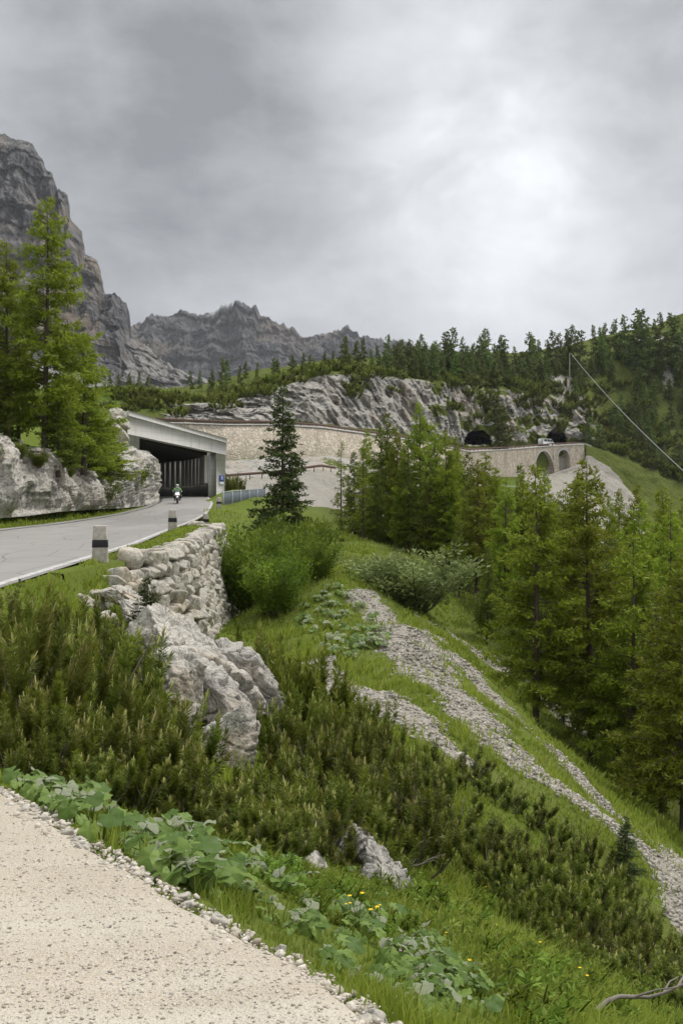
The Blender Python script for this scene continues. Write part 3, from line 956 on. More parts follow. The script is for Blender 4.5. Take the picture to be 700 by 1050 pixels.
def arched_wall():
    """retaining wall by the tunnel, with two blind arches"""
    pa, pb = 470.4, 598.0
    px = np.linspace(pa, pb, 120)
    top, nv = hill_line('edge', px, .02, .1)
    s = np.r_[0, np.cumsum(np.hypot(*np.diff(top[:, :2], axis=0).T))]
    at = lambda p: np.interp(p, px, s)
    bot, _ = hill_line('wallfoot', px, 0, 0)
    H = np.maximum(top[:, 2] - bot[:, 2] + .8, 2.5)
    arches = [(at(557.0), at(566.3) - at(557.0), 8.0, 1.0), (at(577.0), at(582.5) - at(577.0), 5.6, 1.0)]
    ss = set(np.linspace(0, s[-1], 80))
    for c, hw, h, _ in arches:
        ss |= set(c + hw * np.cos(np.linspace(0, np.pi, 15)))
    ss = np.array(sorted(ss))
    T = np.c_[[np.interp(ss, s, top[:, k]) for k in range(3)]].T
    Nn = np.c_[[np.interp(ss, s, nv[:, k]) for k in range(2)]].T
    h = np.interp(ss, s, H)
    root = empty('arched_retaining_wall', tuple(T[0] - np.array([0, 0, h[0]])))
    org = np.array(root.location)
    g, ga, u_, w_ = Geo(), Geo(), [], []

    def pt(k, z, off=0.0):
        return np.array([T[k, 0] + Nn[k, 0] * off, T[k, 1] + Nn[k, 1] * off, z])
    U, Wl = [], []

    def quad(geo, a, b, c, d, us):
        geo.add(np.array([a, b, c, d]) - org, [[0, 1, 2, 3]])
        if geo is g:
            U.extend(us); Wl.extend([a[2], b[2], c[2], d[2]])
    for k in range(len(ss) - 1):
        mid = (ss[k] + ss[k + 1]) / 2
        zt = (T[k, 2], T[k + 1, 2])
        zb = (T[k, 2] - h[k], T[k + 1, 2] - h[k + 1])
        ar = [q for q in arches if abs(mid - q[0]) < q[1]]
        us = [ss[k], ss[k + 1], ss[k + 1], ss[k]]
        if not ar:
            quad(g, pt(k, zb[0], .5), pt(k + 1, zb[1], .5), pt(k + 1, zt[1]), pt(k, zt[0]), us)
            continue
        c, hw, ah, _ = ar[0]
        zc = np.interp(c, ss, T[:, 2]) - 1.2
        crown = lambda q: zc - hw + math.sqrt(max(hw * hw - (q - c) ** 2, 0))
        z0, z1 = crown(ss[k]), crown(ss[k + 1])
        quad(g, pt(k, z0, .05), pt(k + 1, z1, .05), pt(k + 1, zt[1]), pt(k, zt[0]), us)
        # soffit and the recessed back of the niche
        quad(g, pt(k, z0, -1.6), pt(k + 1, z1, -1.6), pt(k + 1, z1, .05), pt(k, z0, .05), us)
        quad(g, pt(k, zb[0], -1.6), pt(k + 1, zb[1], -1.6), pt(k + 1, z1, -1.6), pt(k, z0, -1.6), us)
    for c, hw, ah, _ in arches:           # reveals and the stone ring
        zc = np.interp(c, ss, T[:, 2]) - 1.2
        for sg in (-1, 1):
            k = int(np.argmin(np.abs(ss - (c + sg * hw))))
            zb = T[k, 2] - h[k]
            quad(g, pt(k, zb, .5), pt(k, zb, -1.6), pt(k, zc - hw, -1.6), pt(k, zc - hw, .05), [0, 1.6, 1.6, 0])
        an = np.linspace(0, np.pi, 17)
        for a0, a1 in zip(an[:-1], an[1:]):
            vs = []
            for aa, rr in ((a0, hw), (a1, hw), (a1, hw + .55), (a0, hw + .55)):
                q = c + rr * math.cos(aa)
                k = np.interp(q, ss, np.arange(len(ss)))
                x = np.interp(q, ss, T[:, 0]) + np.interp(q, ss, Nn[:, 0]) * .14
                y = np.interp(q, ss, T[:, 1]) + np.interp(q, ss, Nn[:, 1]) * .14
                vs.append([x, y, zc - hw + rr * math.sin(aa)])
            ga.add(np.array(vs) - org, [[0, 1, 2, 3]])
    me = g.mesh('masonry')
    for nm, arr in (('u', U), ('w', Wl)):
        at_ = me.attributes.new(nm, 'FLOAT', 'POINT'); at_.data.foreach_set('value', np.asarray(arr, np.float32))
    link('masonry', me, M['masonry'], root)
    ga.build('arch_ring', M['concrete'], root)
    cop = Geo()
    n = len(ss); i = np.arange(n - 1)
    L = T - org
    pr = np.concatenate([L + np.c_[Nn * .15, np.full(n, .003)], L + np.c_[Nn * .15, np.full(n, .16)], L + np.c_[-Nn * 2.6, np.full(n, .16)]])
    cop.add(pr, np.concatenate([np.stack([i + k * n, i + 1 + k * n, i + 1 + (k + 1) * n, i + (k + 1) * n], -1) for k in range(2)]))
    cop.build('coping', M['concrete'], root)
    tag(root, 'pale stone retaining wall with two arches below the white van', 'wall')


arched_wall()


def guard_rail(rowname, a, b, n, lift, label, step=3.0, h=.75):
    px = np.linspace(a, b, n)
    q, nv = hill_line(rowname, px, lift, -.25)
    org = q[n // 2].copy()
    root = empty('guard_rail', tuple(org))
    g = Geo()
    L = q - org
    i = np.arange(n - 1)
    pr = np.concatenate([L + np.c_[nv * .06, np.full(n, h - .38)], L + np.c_[nv * .12, np.full(n, h - .2)], L + np.c_[nv * .06, np.full(n, h)], L + np.c_[nv * 0, np.full(n, h)], L + np.c_[nv * 0, np.full(n, h - .38)]])
    g.add(pr, np.concatenate([np.stack([i + k * n, i + 1 + k * n, i + 1 + (k + 1) * n, i + (k + 1) * n], -1) for k in range(4)]))
    g.build('beam', M['rust'], root)
    s = np.r_[0, np.cumsum(np.hypot(*np.diff(q[:, :2], axis=0).T))]
    ps = np.arange(0, s[-1], step)
    proto = None
    for v in ps[:90]:
        loc = [np.interp(v, s, L[:, k]) for k in range(3)]
        if proto is None:
            proto = Geo().box((0, 0, .3), (.12, .12, 1.0)).build('post', M['rust'], root)
            c = proto
        else:
            c = proto.copy(); COL.objects.link(c); c.parent = root
        c.location = loc
    tag(root, label, 'guard rail')


guard_rail('edge', 160, 470, 70, .15, 'long rust brown guard rail along the upper road above the stone wall', 2.2, .65)
guard_rail('edge', 471, 592, 50, .15, 'rust brown guard rail in front of the white van by the tunnel', 2.5, .7)
guard_rail('low', 232, 345, 40, .1, 'rust brown guard rail on the lower hairpin road behind the tall spruce', 2.2, .95)


# ------------------------------------------------------------------ avalanche gallery
def build_gallery():
    root = empty('avalanche_gallery', (-17, 100, 2.6))
    org = np.array(root.location)
    A = P(131, 421.5, 97); B = P(232, 450, 108)
    A2, B2 = P(131, 445, 97), P(232, 466.5, 108)
    ax = (B - A)[:2]; Lh = np.linalg.norm(ax); ax = ax / Lh; nr = np.array([-ax[1], ax[0]])       # nr points into the hill
    if nr[1] < 0: nr = -nr

    def prism(geo, front, depth, a=0.0):
        f = np.array(front) - org
        bk = f + np.r_[nr * depth, 0]
        n = len(f)
        geo.add(np.r_[f, bk], [[k, (k + 1) % n, n + (k + 1) % n, n + k] for k in range(n)])
        tri = np.array([[0, k, k + 1] for k in range(1, n - 1)])
        geo.F.setdefault(3, []).append(tri + geo.n - 2 * n)
        geo.F.setdefault(3, []).append(tri[:, ::-1] + geo.n - n)
        return geo
    off = lambda p, f: np.array(p) + np.r_[-nr * f, 0]
    # fascia beam, with a thin lip along its top
    prism(Geo(), [A2, B2, B, A], .9).build('portal_beam', M['concrete'], root)
    lip = .45
    prism(Geo(), [off(A - [0, 0, lip], .16) , off(B - [0, 0, lip], .16), off(B + [0, 0, .03], .16), off(A + [0, 0, .03], .16)], .155).build('roof_lip', M['concrete'], root)
    # columns
    u = lambda px_a, z0, z1, w: None

    def on_axis(px):
        # point of the portal plane seen at photo column px
        k = (px - CX) / F
        t = (k * A[1] - A[0]) / (ax[0] - k * ax[1])
        return A[:2] + ax * t
    zb = lambda p: np.interp(np.dot(p - A[:2], ax), [0, Lh], [A2[2], B2[2]])

    def column(pa, pb, zlow, taper=0.0):
        a, b = on_axis(pa), on_axis(pb)
        c = on_axis(pb - taper)
        return [np.r_[a, zlow], np.r_[c, zlow], np.r_[b, zb(b) - .004], np.r_[a, zb(a) - .004]]
    prism(Geo(), column(221.8, 231.6, 2.4, 1.8), 1.2).build('portal_column', M['concrete'], root)
    prism(Geo(), column(131.4, 143.2, 1.0), 1.2).build('portal_column', M['concrete'], root)
    # roof slab following the bend to the left, inner mountain wall, outer wall with pillars
    ol = [np.array(q) for q in (on_axis(221.5) + nr * 1.3, (-15.6, 111.8), (-18.2, 116.5), (-22.5, 121.5), (-29, 126.5), (-38, 131))]
    il = [np.array(q) for q in (on_axis(143.5) + nr * 1.3, (-21.2, 102), (-23.8, 106.5), (-27, 110), (-33, 114), (-41, 118))]
    g = Geo()
    O = np.array([np.r_[q, 7.75] for q in ol]); I = np.array([np.r_[q, 8.8] for q in il])
    n = len(O); i = np.arange(n - 1)
    V = np.r_[O, I, O + [0, 0, .7], I + [0, 0, .7]] - org
    g.add(V, np.concatenate([np.stack([i, i + 1, i + n + 1, i + n], -1), np.stack([i + 2 * n, i + 1 + 2 * n, i + 3 * n + 1, i + 3 * n], -1), np.stack([i, i + 1, i + 2 * n + 1, i + 2 * n], -1)]))
    g.build('roof_slab', M['concrete_shaded'], root)

    def wall(line, z0, z1, name, mat, push=0.0):
        w = Geo()
        q = np.array(line)
        t = np.gradient(q, axis=0); t /= np.linalg.norm(t, axis=1)[:, None]
        nn = np.c_[-t[:, 1], t[:, 0]] * push
        a = np.c_[q + nn, np.full(len(q), z0)]; b = np.c_[q + nn, np.full(len(q), z1)]
        a2 = np.c_[q + nn * 1.8 + (nn == 0) * .0, np.full(len(q), z0)]
        w.add(np.r_[a, b] - org, np.stack([i, i + 1, i + n + 1, i + n], -1))
        w.build(name, mat, root)
    wall(il, 1.5, 9.0, 'mountain_wall', M['concrete_shaded'])
    s = np.r_[0, np.cumsum(np.hypot(*np.diff(np.array(ol), axis=0).T))]
    Oa = np.array(ol)
    # parapet and dark outer wall behind the pillars
    tt = np.gradient(Oa, axis=0); tt /= np.linalg.norm(tt, axis=1)[:, None]
    nout = np.c_[tt[:, 1], -tt[:, 0]]
    nout *= np.where((nout @ np.array([1.0, .3])) > 0, 1, -1)[:, None]
    a = np.c_[Oa + nout * 2.6, np.full(n, 2.5)]; b = np.c_[Oa + nout * 2.6, np.full(n, 8.4)]
    pr = Geo()
    a = np.c_[Oa + nout * .42, np.full(n, 2.5)]; b = np.c_[Oa + nout * .42, np.full(n, 4.80)]; c = np.c_[Oa + nout * .55, np.full(n, 4.80)]
    pr.add(np.r_[a, b, c] - org, np.concatenate([np.stack([i + k * n, i + 1 + k * n, i + 1 + (k + 1) * n, i + (k + 1) * n], -1) for k in range(2)]))
    pr.build('parapet', M['concrete_shaded'], root)
    proto = None
    for v in np.arange(.7, min(s[-1], 24), 1.16):
        p = np.array([np.interp(v, s, Oa[:, k]) for k in range(2)])
        t = np.array([np.interp(v, s, tt[:, k]) for k in range(2)])
        if proto is None:
            proto = Geo().box((0, 0, 0), (.88, .55, 3.03), bev=.03).build('pillar', M['concrete_lit'], root)
            c = proto
        else:
            c = proto.copy(); COL.objects.link(c); c.parent = root
        c.location = (p[0] - org[0], p[1] - org[1], 6.23 - org[2])
        c.rotation_euler = (0, 0, math.atan2(t[1], t[0]))
    tag(root, 'grey concrete avalanche gallery with sloping portal over the road', 'tunnel')
    # sign fixed to the right column
    q = on_axis(227)
    zc = (HY - 490.5) / F * q[1]
    sg = empty('road_sign', (q[0] - nr[0] * .06, q[1] - nr[1] * .06, zc), math.atan2(ax[1], ax[0]))
    Geo().box((0, 0, 0), (.66, .04, .62), bev=.01).build('sign_plate', M['blue'], sg)
    gl = Geo()
    gl.box((0, -.026, .10), (.30, .008, .07)).box((-.09, -.026, -.10), (.07, .008, .2)).box((.09, -.026, -.10), (.07, .008, .2)).box((0, -.026, .2), (.10, .008, .08))
    gl.build('pictogram', M['white'], sg)
    Geo().box((0, .0, -.52), (.60, .03, .26), bev=.01).build('lower_plate', M['white'], sg)
    tag(sg, 'small blue square sign with white pictogram on the right portal column', 'sign')
    return ol


build_gallery()

# ------------------------------------------------------------------ rocks
_ico = {}


def ico(sub):
    if sub not in _ico:
        bm = bmesh.new()
        bmesh.ops.create_icosphere(bm, subdivisions=sub, radius=1)
        bm.verts.index_update()
        _ico[sub] = (np.array([v.co[:] for v in bm.verts]), np.array([[v.index for v in f.verts] for f in bm.faces]))
        bm.free()
    return _ico[sub]


def boulder(seed, sub=4, planes=11, cut=(.55, .95), rough=.10, scale=(1, 1, 1), soft=.0):
    r = np.random.default_rng(seed)
    V, Fc = ico(sub)
    n = r.normal(size=(planes, 3)); n /= np.linalg.norm(n, axis=1)[:, None]
    h = r.uniform(*cut, planes)
    dot = V @ n.T
    q = np.where(dot > .05, h / np.maximum(dot, .05), 9)
    k = 55.0 - soft
    rad = -np.log(np.exp(-k * np.minimum(q, 3)).sum(1) + np.exp(-k * 1.1)) / k
    P_ = V * rad[:, None] * np.array(scale)
    ms = np.mean(scale)
    P_ = P_ + V * (fbm(P_ / ms * 1.3 + seed, 6, seed % 97, .58) * rough * ms * 1.3)[:, None]
    if sub >= 4:
        st = P_ @ r.normal(size=3) / ms * 2.6 + fbm(P_ / ms * 1.2, 3, 7) * .8
        P_ = P_ + V * ((st - np.floor(st) - .5) * rough * .85 * ms + ridged(P_ / ms * 3.0 + seed, 4, 11) * rough * .35 * ms)[:, None]
    cr = np.abs(noise(P_ * np.array([1.6, 1.6, 2.6]) / np.mean(scale) * 1.2 + seed, 5))
    P_ = P_ - V * (np.exp(-(cr / .06) ** 2) * rough * .8 * np.mean(scale))[:, None]
    return P_, Fc


def rotm(rx, ry, rz):
    return np.array(Euler((rx, ry, rz)).to_matrix())


def rock(px, py, d, size, rot, seed, mat, label, name='boulder', sub=5, rough=.12, planes=11, group=None, sink=0.0, ground_it=False):
    c = P(px, py, d)
    if ground_it:
        c[2] = gz(c[0], c[1]) + size[2] * .25
    if name == 'rock_outcrop': sub = 6
    V, Fc = boulder(seed, sub, planes, scale=size, rough=rough)
    V = V @ rotm(*map(R, rot)).T
    o = link(name, make_mesh(name, V, [Fc], {'g': np.zeros(len(V))}, False), M[mat], None, tuple(c))
    tag(o, label, 'rock', group)
    return o


# outcrop below the road, on the crest between the dwarf pines
rock(203, 694, 16.5, (1.30, .8, .58), (0, 44, 12), 3, 'rockpale', 'large pale limestone slab of the outcrop tilted down to the right among dwarf pines', 'rock_outcrop', rough=.16)
rock(166, 664, 17.6, (.80, .8, .58), (10, 30, 50), 5, 'rockpale', 'pale broken rock at the upper left end of the outcrop', 'rock_outcrop', rough=.16)
rock(247, 692, 17.5, (1.25, .6, .42), (0, 46, 6), 8, 'rockgrey', 'grey weathered slab behind the pale slab, on the right of the outcrop', 'rock_outcrop', rough=.15)
rock(232, 728, 15.6, (1.0, .6, .36), (5, 48, 0), 12, 'rockgrey', 'long grey slab sloping down in front of the weathered slab', 'rock_outcrop', rough=.14)
rock(232, 766, 14.2, (.50, .6, .62), (0, 15, 30), 15, 'rockpale', 'warm pale block at the lower end of the outcrop, half hidden by pine shoots', 'rock_outcrop', rough=.14)
rock(180, 712, 15.2, (.75, .6, .62), (10, 25, 80), 19, 'rockpale', 'small pale ledge under the large slab, left of the warm block', 'rock_outcrop', rough=.15)
rock(110, 634, 21, (.30, .35, .22), (0, 10, 10), 22, 'rockpale', 'pale stone in the grass just left of the outcrop', sub=4)
rock(130, 612, 23.5, (.75, .5, .22), (0, 24, 20), 25, 'rockpale', 'flat pale ledge of rock at the near foot of the dry stone wall', 'rock_outcrop', rough=.15)
rock(152, 640, 21, (.85, .5, .25), (0, 34, 20), 26, 'rockpale', 'pale ridge of rock between the dry stone wall and the outcrop', 'rock_outcrop', rough=.15)
# outcrop lower down, near the layby
rock(364, 876, 9.0, (.16, .3, .30), (0, -12, 20), 31, 'rockgrey', 'upright grey rock under the dwarf pines beside the grass slope', 'rock_outcrop', rough=.14)
rock(392, 893, 8.8, (.36, .3, .18), (0, 45, 10), 34, 'rockgrey', 'grey slab with turf in its cracks below the upright grey rock', 'rock_outcrop', rough=.15)
rock(410, 925, 8.2, (.36, .25, .17), (0, 42, 0), 37, 'rockgrey', 'lowest grey ledge of the small outcrop above the butterbur leaves', 'rock_outcrop', rough=.15)
rock(320, 890, 7.6, (.13, .15, .11), (0, 38, 0), 40, 'rockpale', 'pale rock poking out below the dwarf pines beside the layby', sub=4)
for k, (px, py, d, s) in enumerate([(525, 950, 8.6, .10), (545, 960, 8.6, .07), (440, 985, 5.6, .055), (452, 992, 5.5, .04), (470, 860, 11, .12), (500, 905, 10, .1), (540, 870, 12.5, .13)]):
    c = P(px, py, d)
    rock(px, py, d, (s * 1.3, s, s * .7), (0, 20, k * 50), 50 + k, 'rockpale',
         ['pale stone pair, larger one, in the grass right of the yellow flowers', 'pale stone pair, smaller one, in the grass right of the yellow flowers', 'pale stone lying among butterbur leaves near the layby edge',
          'smaller pale stone touching the stone among the butterbur leaves', 'pale stone in the grass under the dead pine branch', 'pale stone on the green slope beside the lower dwarf pines', 'pale stone at the foot of the lower dwarf pines'][k], 'stone', sub=3, ground_it=True)

def block(seed):
    """roughly squared building stone"""
    r = np.random.default_rng(seed)
    V, Fc = ico(4)
    n = np.r_[np.eye(3), -np.eye(3)] + r.normal(0, .15, (6, 3))
    n = np.r_[n, r.normal(size=(5, 3))]
    n /= np.linalg.norm(n, axis=1)[:, None]
    h = np.r_[r.uniform(.72, .92, 6), r.uniform(.85, 1.15, 5)]
    dot = V @ n.T
    q = np.minimum(np.where(dot > .05, h / np.maximum(dot, .05), 9), 3)
    rad = -np.log(np.exp(-34 * q).sum(1)) / 34
    P_ = V * np.minimum(rad, 1.3)[:, None]
    return P_ + V * (fbm(P_ * 2.4 + seed, 5, seed % 90, .6) * .085)[:, None], Fc


# dry stone wall under the road
def stone_wall():
    line = CREST[(CREST[:, 1] > 22) & (CREST[:, 1] < 58)]
    s = np.r_[0, np.cumsum(np.hypot(*np.diff(line, axis=0).T))]
    protos = [block(200 + k) for k in range(12)]
    Vs, Fs, n = [], [], 0
    r = np.random.default_rng(5)
    root = empty('dry_stone_wall', (-5.8, 40, -2))
    org = np.array(root.location)
    rows = 13
    for row in range(rows):
        sz = .50 if row else .45
        v = r.uniform(0, .4)
        while v < s[-1]:
            w = sz * r.uniform(.75, 1.45)
            x = np.interp(v + w / 2, s, line[:, 0]); y = np.interp(v + w / 2, s, line[:, 1])
            k = min(max(np.searchsorted(s, v + w / 2), 1), len(s) - 1)
            t = (line[k] - line[k - 1]); t /= np.linalg.norm(t)
            nr = np.array([t[1], -t[0]])
            if y > 52: nr = nr
            top = float(zr(y)) + .10
            z = top - .12 - row * .40 + r.uniform(-.1, .1)
            gl = float(z_low(np.array([x + nr[0] * 1.6]), np.array([y + nr[1] * 1.6]))[0])
            if z > gl - .5 and not (y < 25.2 and row < 2) and not (y < 26.6 and row < 1) and not (y < 28.5 and row > 2 and r.random() < .5):
                out = .26 + row * .075 + r.uniform(-.03, .035)
                pv, pf = protos[r.integers(12)]
                sc = np.array([w * .60, .42 * r.uniform(.8, 1.15), .235 * r.uniform(.85, 1.2)])
                q = pv @ rotm(r.uniform(-.10, .10), r.uniform(-.16, .16), r.uniform(-.12, .12) + (math.pi if r.random() < .5 else 0)).T * sc
                a = math.atan2(t[1], t[0])
                q = q @ rotm(0, 0, a).T + np.array([x + nr[0] * out, y + nr[1] * out, z]) - org
                Vs.append(q); Fs.append(pf + n); n += len(pv)
            v += w * .98
    V = np.concatenate(Vs)
    link('stones', make_mesh('stones', V, [np.concatenate(Fs)], {'g': np.zeros(n)}), M['boulders'], root)
    # earth packed behind the stones
    g = Geo()
    q = []
    for k, (x, y) in enumerate(line):
        t = (line[min(k + 1, len(line) - 1)] - line[max(k - 1, 0)]); t /= np.linalg.norm(t)
        nr = np.array([t[1], -t[0]])
        tp = float(zr(y))
        q.append([[x - nr[0] * .2, y - nr[1] * .2, tp + .02], [x + nr[0] * .18, y + nr[1] * .18, tp - .02], [x + nr[0] * 1.1, y + nr[1] * 1.1, tp - 5.6]])
    q = np.array(q) - org
    g.add(q.reshape(-1, 3), grid_faces(len(line), 3))
    me = g.mesh('earth_core', True)
    link('earth_core', me, M['ground'], root)
    tag(root, 'dry stone wall of large pale boulders holding up the road verge', 'wall')


stone_wall()


# rock cutting on the left of the road
def cutting():
    fb = [(-150, 545, 46), (-60, 533, 50), (0, 525, 55), (30, 523, 60), (60, 519.5, 66), (100, 517.5, 76), (125, 517, 84), (146, 515, 91), (160, 512, 95.2), (163, 511, 100)]
    ft = [(-150, 405, 48), (-60, 425, 53), (0, 442, 57), (30, 455, 62), (60, 473, 68), (97, 487, 76.5), (110, 500, 84), (124, 480, 87), (140, 455, 93), (155, 462, 96.5), (159, 470, 101)]
    px = np.linspace(-150, 163, 420)
    B = np.array([P(p, np.interp(p, *zip(*[(a, b) for a, b, _ in fb])), np.interp(p, *zip(*[(a, c) for a, _, c in fb]))) for p in px])
    pt = np.minimum(px, 159)
    T = np.array([P(p, np.interp(p, *zip(*[(a, b) for a, b, _ in ft])), np.interp(p, *zip(*[(a, c) for a, _, c in ft]))) for p in pt])
    B[:, 2] -= .35
    t = np.r_[np.linspace(0, 1, 90), 1 + np.linspace(.02, .5, 22)]
    V, G_ = [], []
    back = np.array([-1.0, .25, .22]) * 7
    lean = np.sin(np.linspace(0, np.pi, len(px)) * 6) * .1
    for k in t:
        if k <= 1:
            q = B * (1 - k) + T * k
            q[:, 0] += .55 * np.sin(np.pi * k)        # slightly bulging face
        else:
            q = T + back * (k - 1)
            q[:, 2] -= (k - 1) ** 2 * 2.2
        V.append(q); G_.append(np.full(len(px), k))
    V = np.concatenate(V); K = np.concatenate(G_)
    nrm = np.array([.94, -.3, .12])
    a = ridged(V * np.array([.5, .5, .22]), 5, 55) * .75 + ridged(V * np.array([1.6, 1.6, .6]), 4, 57) * .28 + fbm(V * .25, 3, 59) * .8
    blk = np.floor(fbm(V * np.array([.35, .35, .3]), 2, 63) * 5) * .22
    V = V + nrm * ((a + blk - .35) * sstep(0, .12, K) * (1 - .5 * sstep(1.1, 1.5, K)))[:, None]
    gm = sstep(1.0, 1.12, K + fbm(V * .8, 3, 64) * .25) * .9 + .85 * sstep(.2, .38, fbm(V * .55, 4, 66)) * sstep(.1, .4, K)
    o = link('rock_cutting', make_mesh('rock_cutting', V, [grid_faces(len(t), len(px))], {'g': np.clip(gm, 0, 1)}), ROCKVEG)
    tag(o, 'long pale limestone rock face along the left side of the road', 'rock face')


ROCKVEG = rock_mat('cutting_limestone', (.60, .57, .505), (.58, .46, .32), (.25, .24, .22), .55, .7, 1.0, .3, (.06, .085, .02), .45)
cutting()
# boulders piled against the left end of the portal
for k, (px, py, d, s) in enumerate([(112, 436, 96, 1.0), (125, 434, 95, .95), (121, 440, 94.5, .9), (112, 437, 94.5, .8), (127, 450, 94, .9), (119, 426, 96.5, .8), (126, 460, 93.6, .9), (119, 455, 94, .8)]):
    rock(px, py, d, (s * .95, s * .9, s * .7), (20 * k, 10 * k, 40 * k), 300 + k, 'boulders', 'large pale boulder in the pile against the left end of the concrete portal', 'boulder', 4, .09, 12, 'boulders piled beside the portal')


# ------------------------------------------------------------------ guard stones beside the road
def guard_stones():
    spots = [(103, 575.5, 26, .92), (177, 544.5, 47, .90), (211, 533, 68, .92), (224.5, 523, 89, .98)]
    labs = ['nearest pale guard stone with a black band, standing in the verge by the road', 'second guard stone with black band along the road, above the dry stone wall', 'third guard stone with black band along the road, smaller and whiter', 'farthest guard stone with black band, just before the metal railing']
    for k, (px, py, d, h) in enumerate(spots):
        c = P(px, py, d)
        c[2] = gz(c[0], c[1]) + .05
        if k == 0:
            o = empty('guard_stone', tuple(c), .15)
            Geo().box((0, 0, .5), (.42, .34, 1.0), taper=.80, bev=.035).build('post', M['stonepost'], o)
            Geo().box((0, 0, .52), (.398, .327, .20), taper=.955, bev=.008).build('black_band', M['black'], o)
            KIDS[o.name] = list(o.children)
            first = o
        else:
            o = copy_tree(first)
            o.location = c; o.rotation_euler = (0, 0, .15 + .1 * k)
        tag(o, labs[k], 'guard stone', 'guard stones along the road edge')


guard_stones()


def railing():
    a, b = P(229, 521, 98), P(272, 520, 104)
    for q in (a, b): q[2] = gz(q[0], q[1])
    za, zb_ = (HY - 504) / F * 98, (HY - 500.5) / F * 104
    root = empty('metal_railing', (a[0], a[1], za - 1.6))
    v = np.array([b[0] - a[0], b[1] - a[1], zb_ - za])
    Lh = np.linalg.norm(v[:2]); rz = math.atan2(v[1], v[0])
    root.rotation_euler = (0, 0, rz)
    up = lambda x: x / Lh * v[2]
    for nm, z in (('rail', 1.55), ('rail', .22)):
        Geo().tube([(0, 0, z), (Lh, 0, z + v[2])], .055, 6).build(nm, M['galv'], root)
    pn = Geo()
    n = 44
    for k in range(n):
        x = (k + .5) / n * Lh
        pn.box((x, 0, .88 + up(x)), (.05, .03, 1.28))
    pn.build('bars', M['galv'], root)
    Geo().add([(0, .05, .25), (Lh, .05, .25 + v[2]), (Lh, .05, 1.45 + v[2]), (0, .05, 1.45)], [[0, 1, 2, 3]]).build('mesh_panel', plain('panel_steel', (.24, .27, .31), .5, .4), root)
    for k in range(6):
        x = k / 5 * Lh
        Geo().box((x, 0, .55 + up(x)), (.1, .1, 2.2)).build('post', M['galv'], root)
    tag(root, 'blue grey metal railing with upright bars right of the portal', 'railing')


railing()


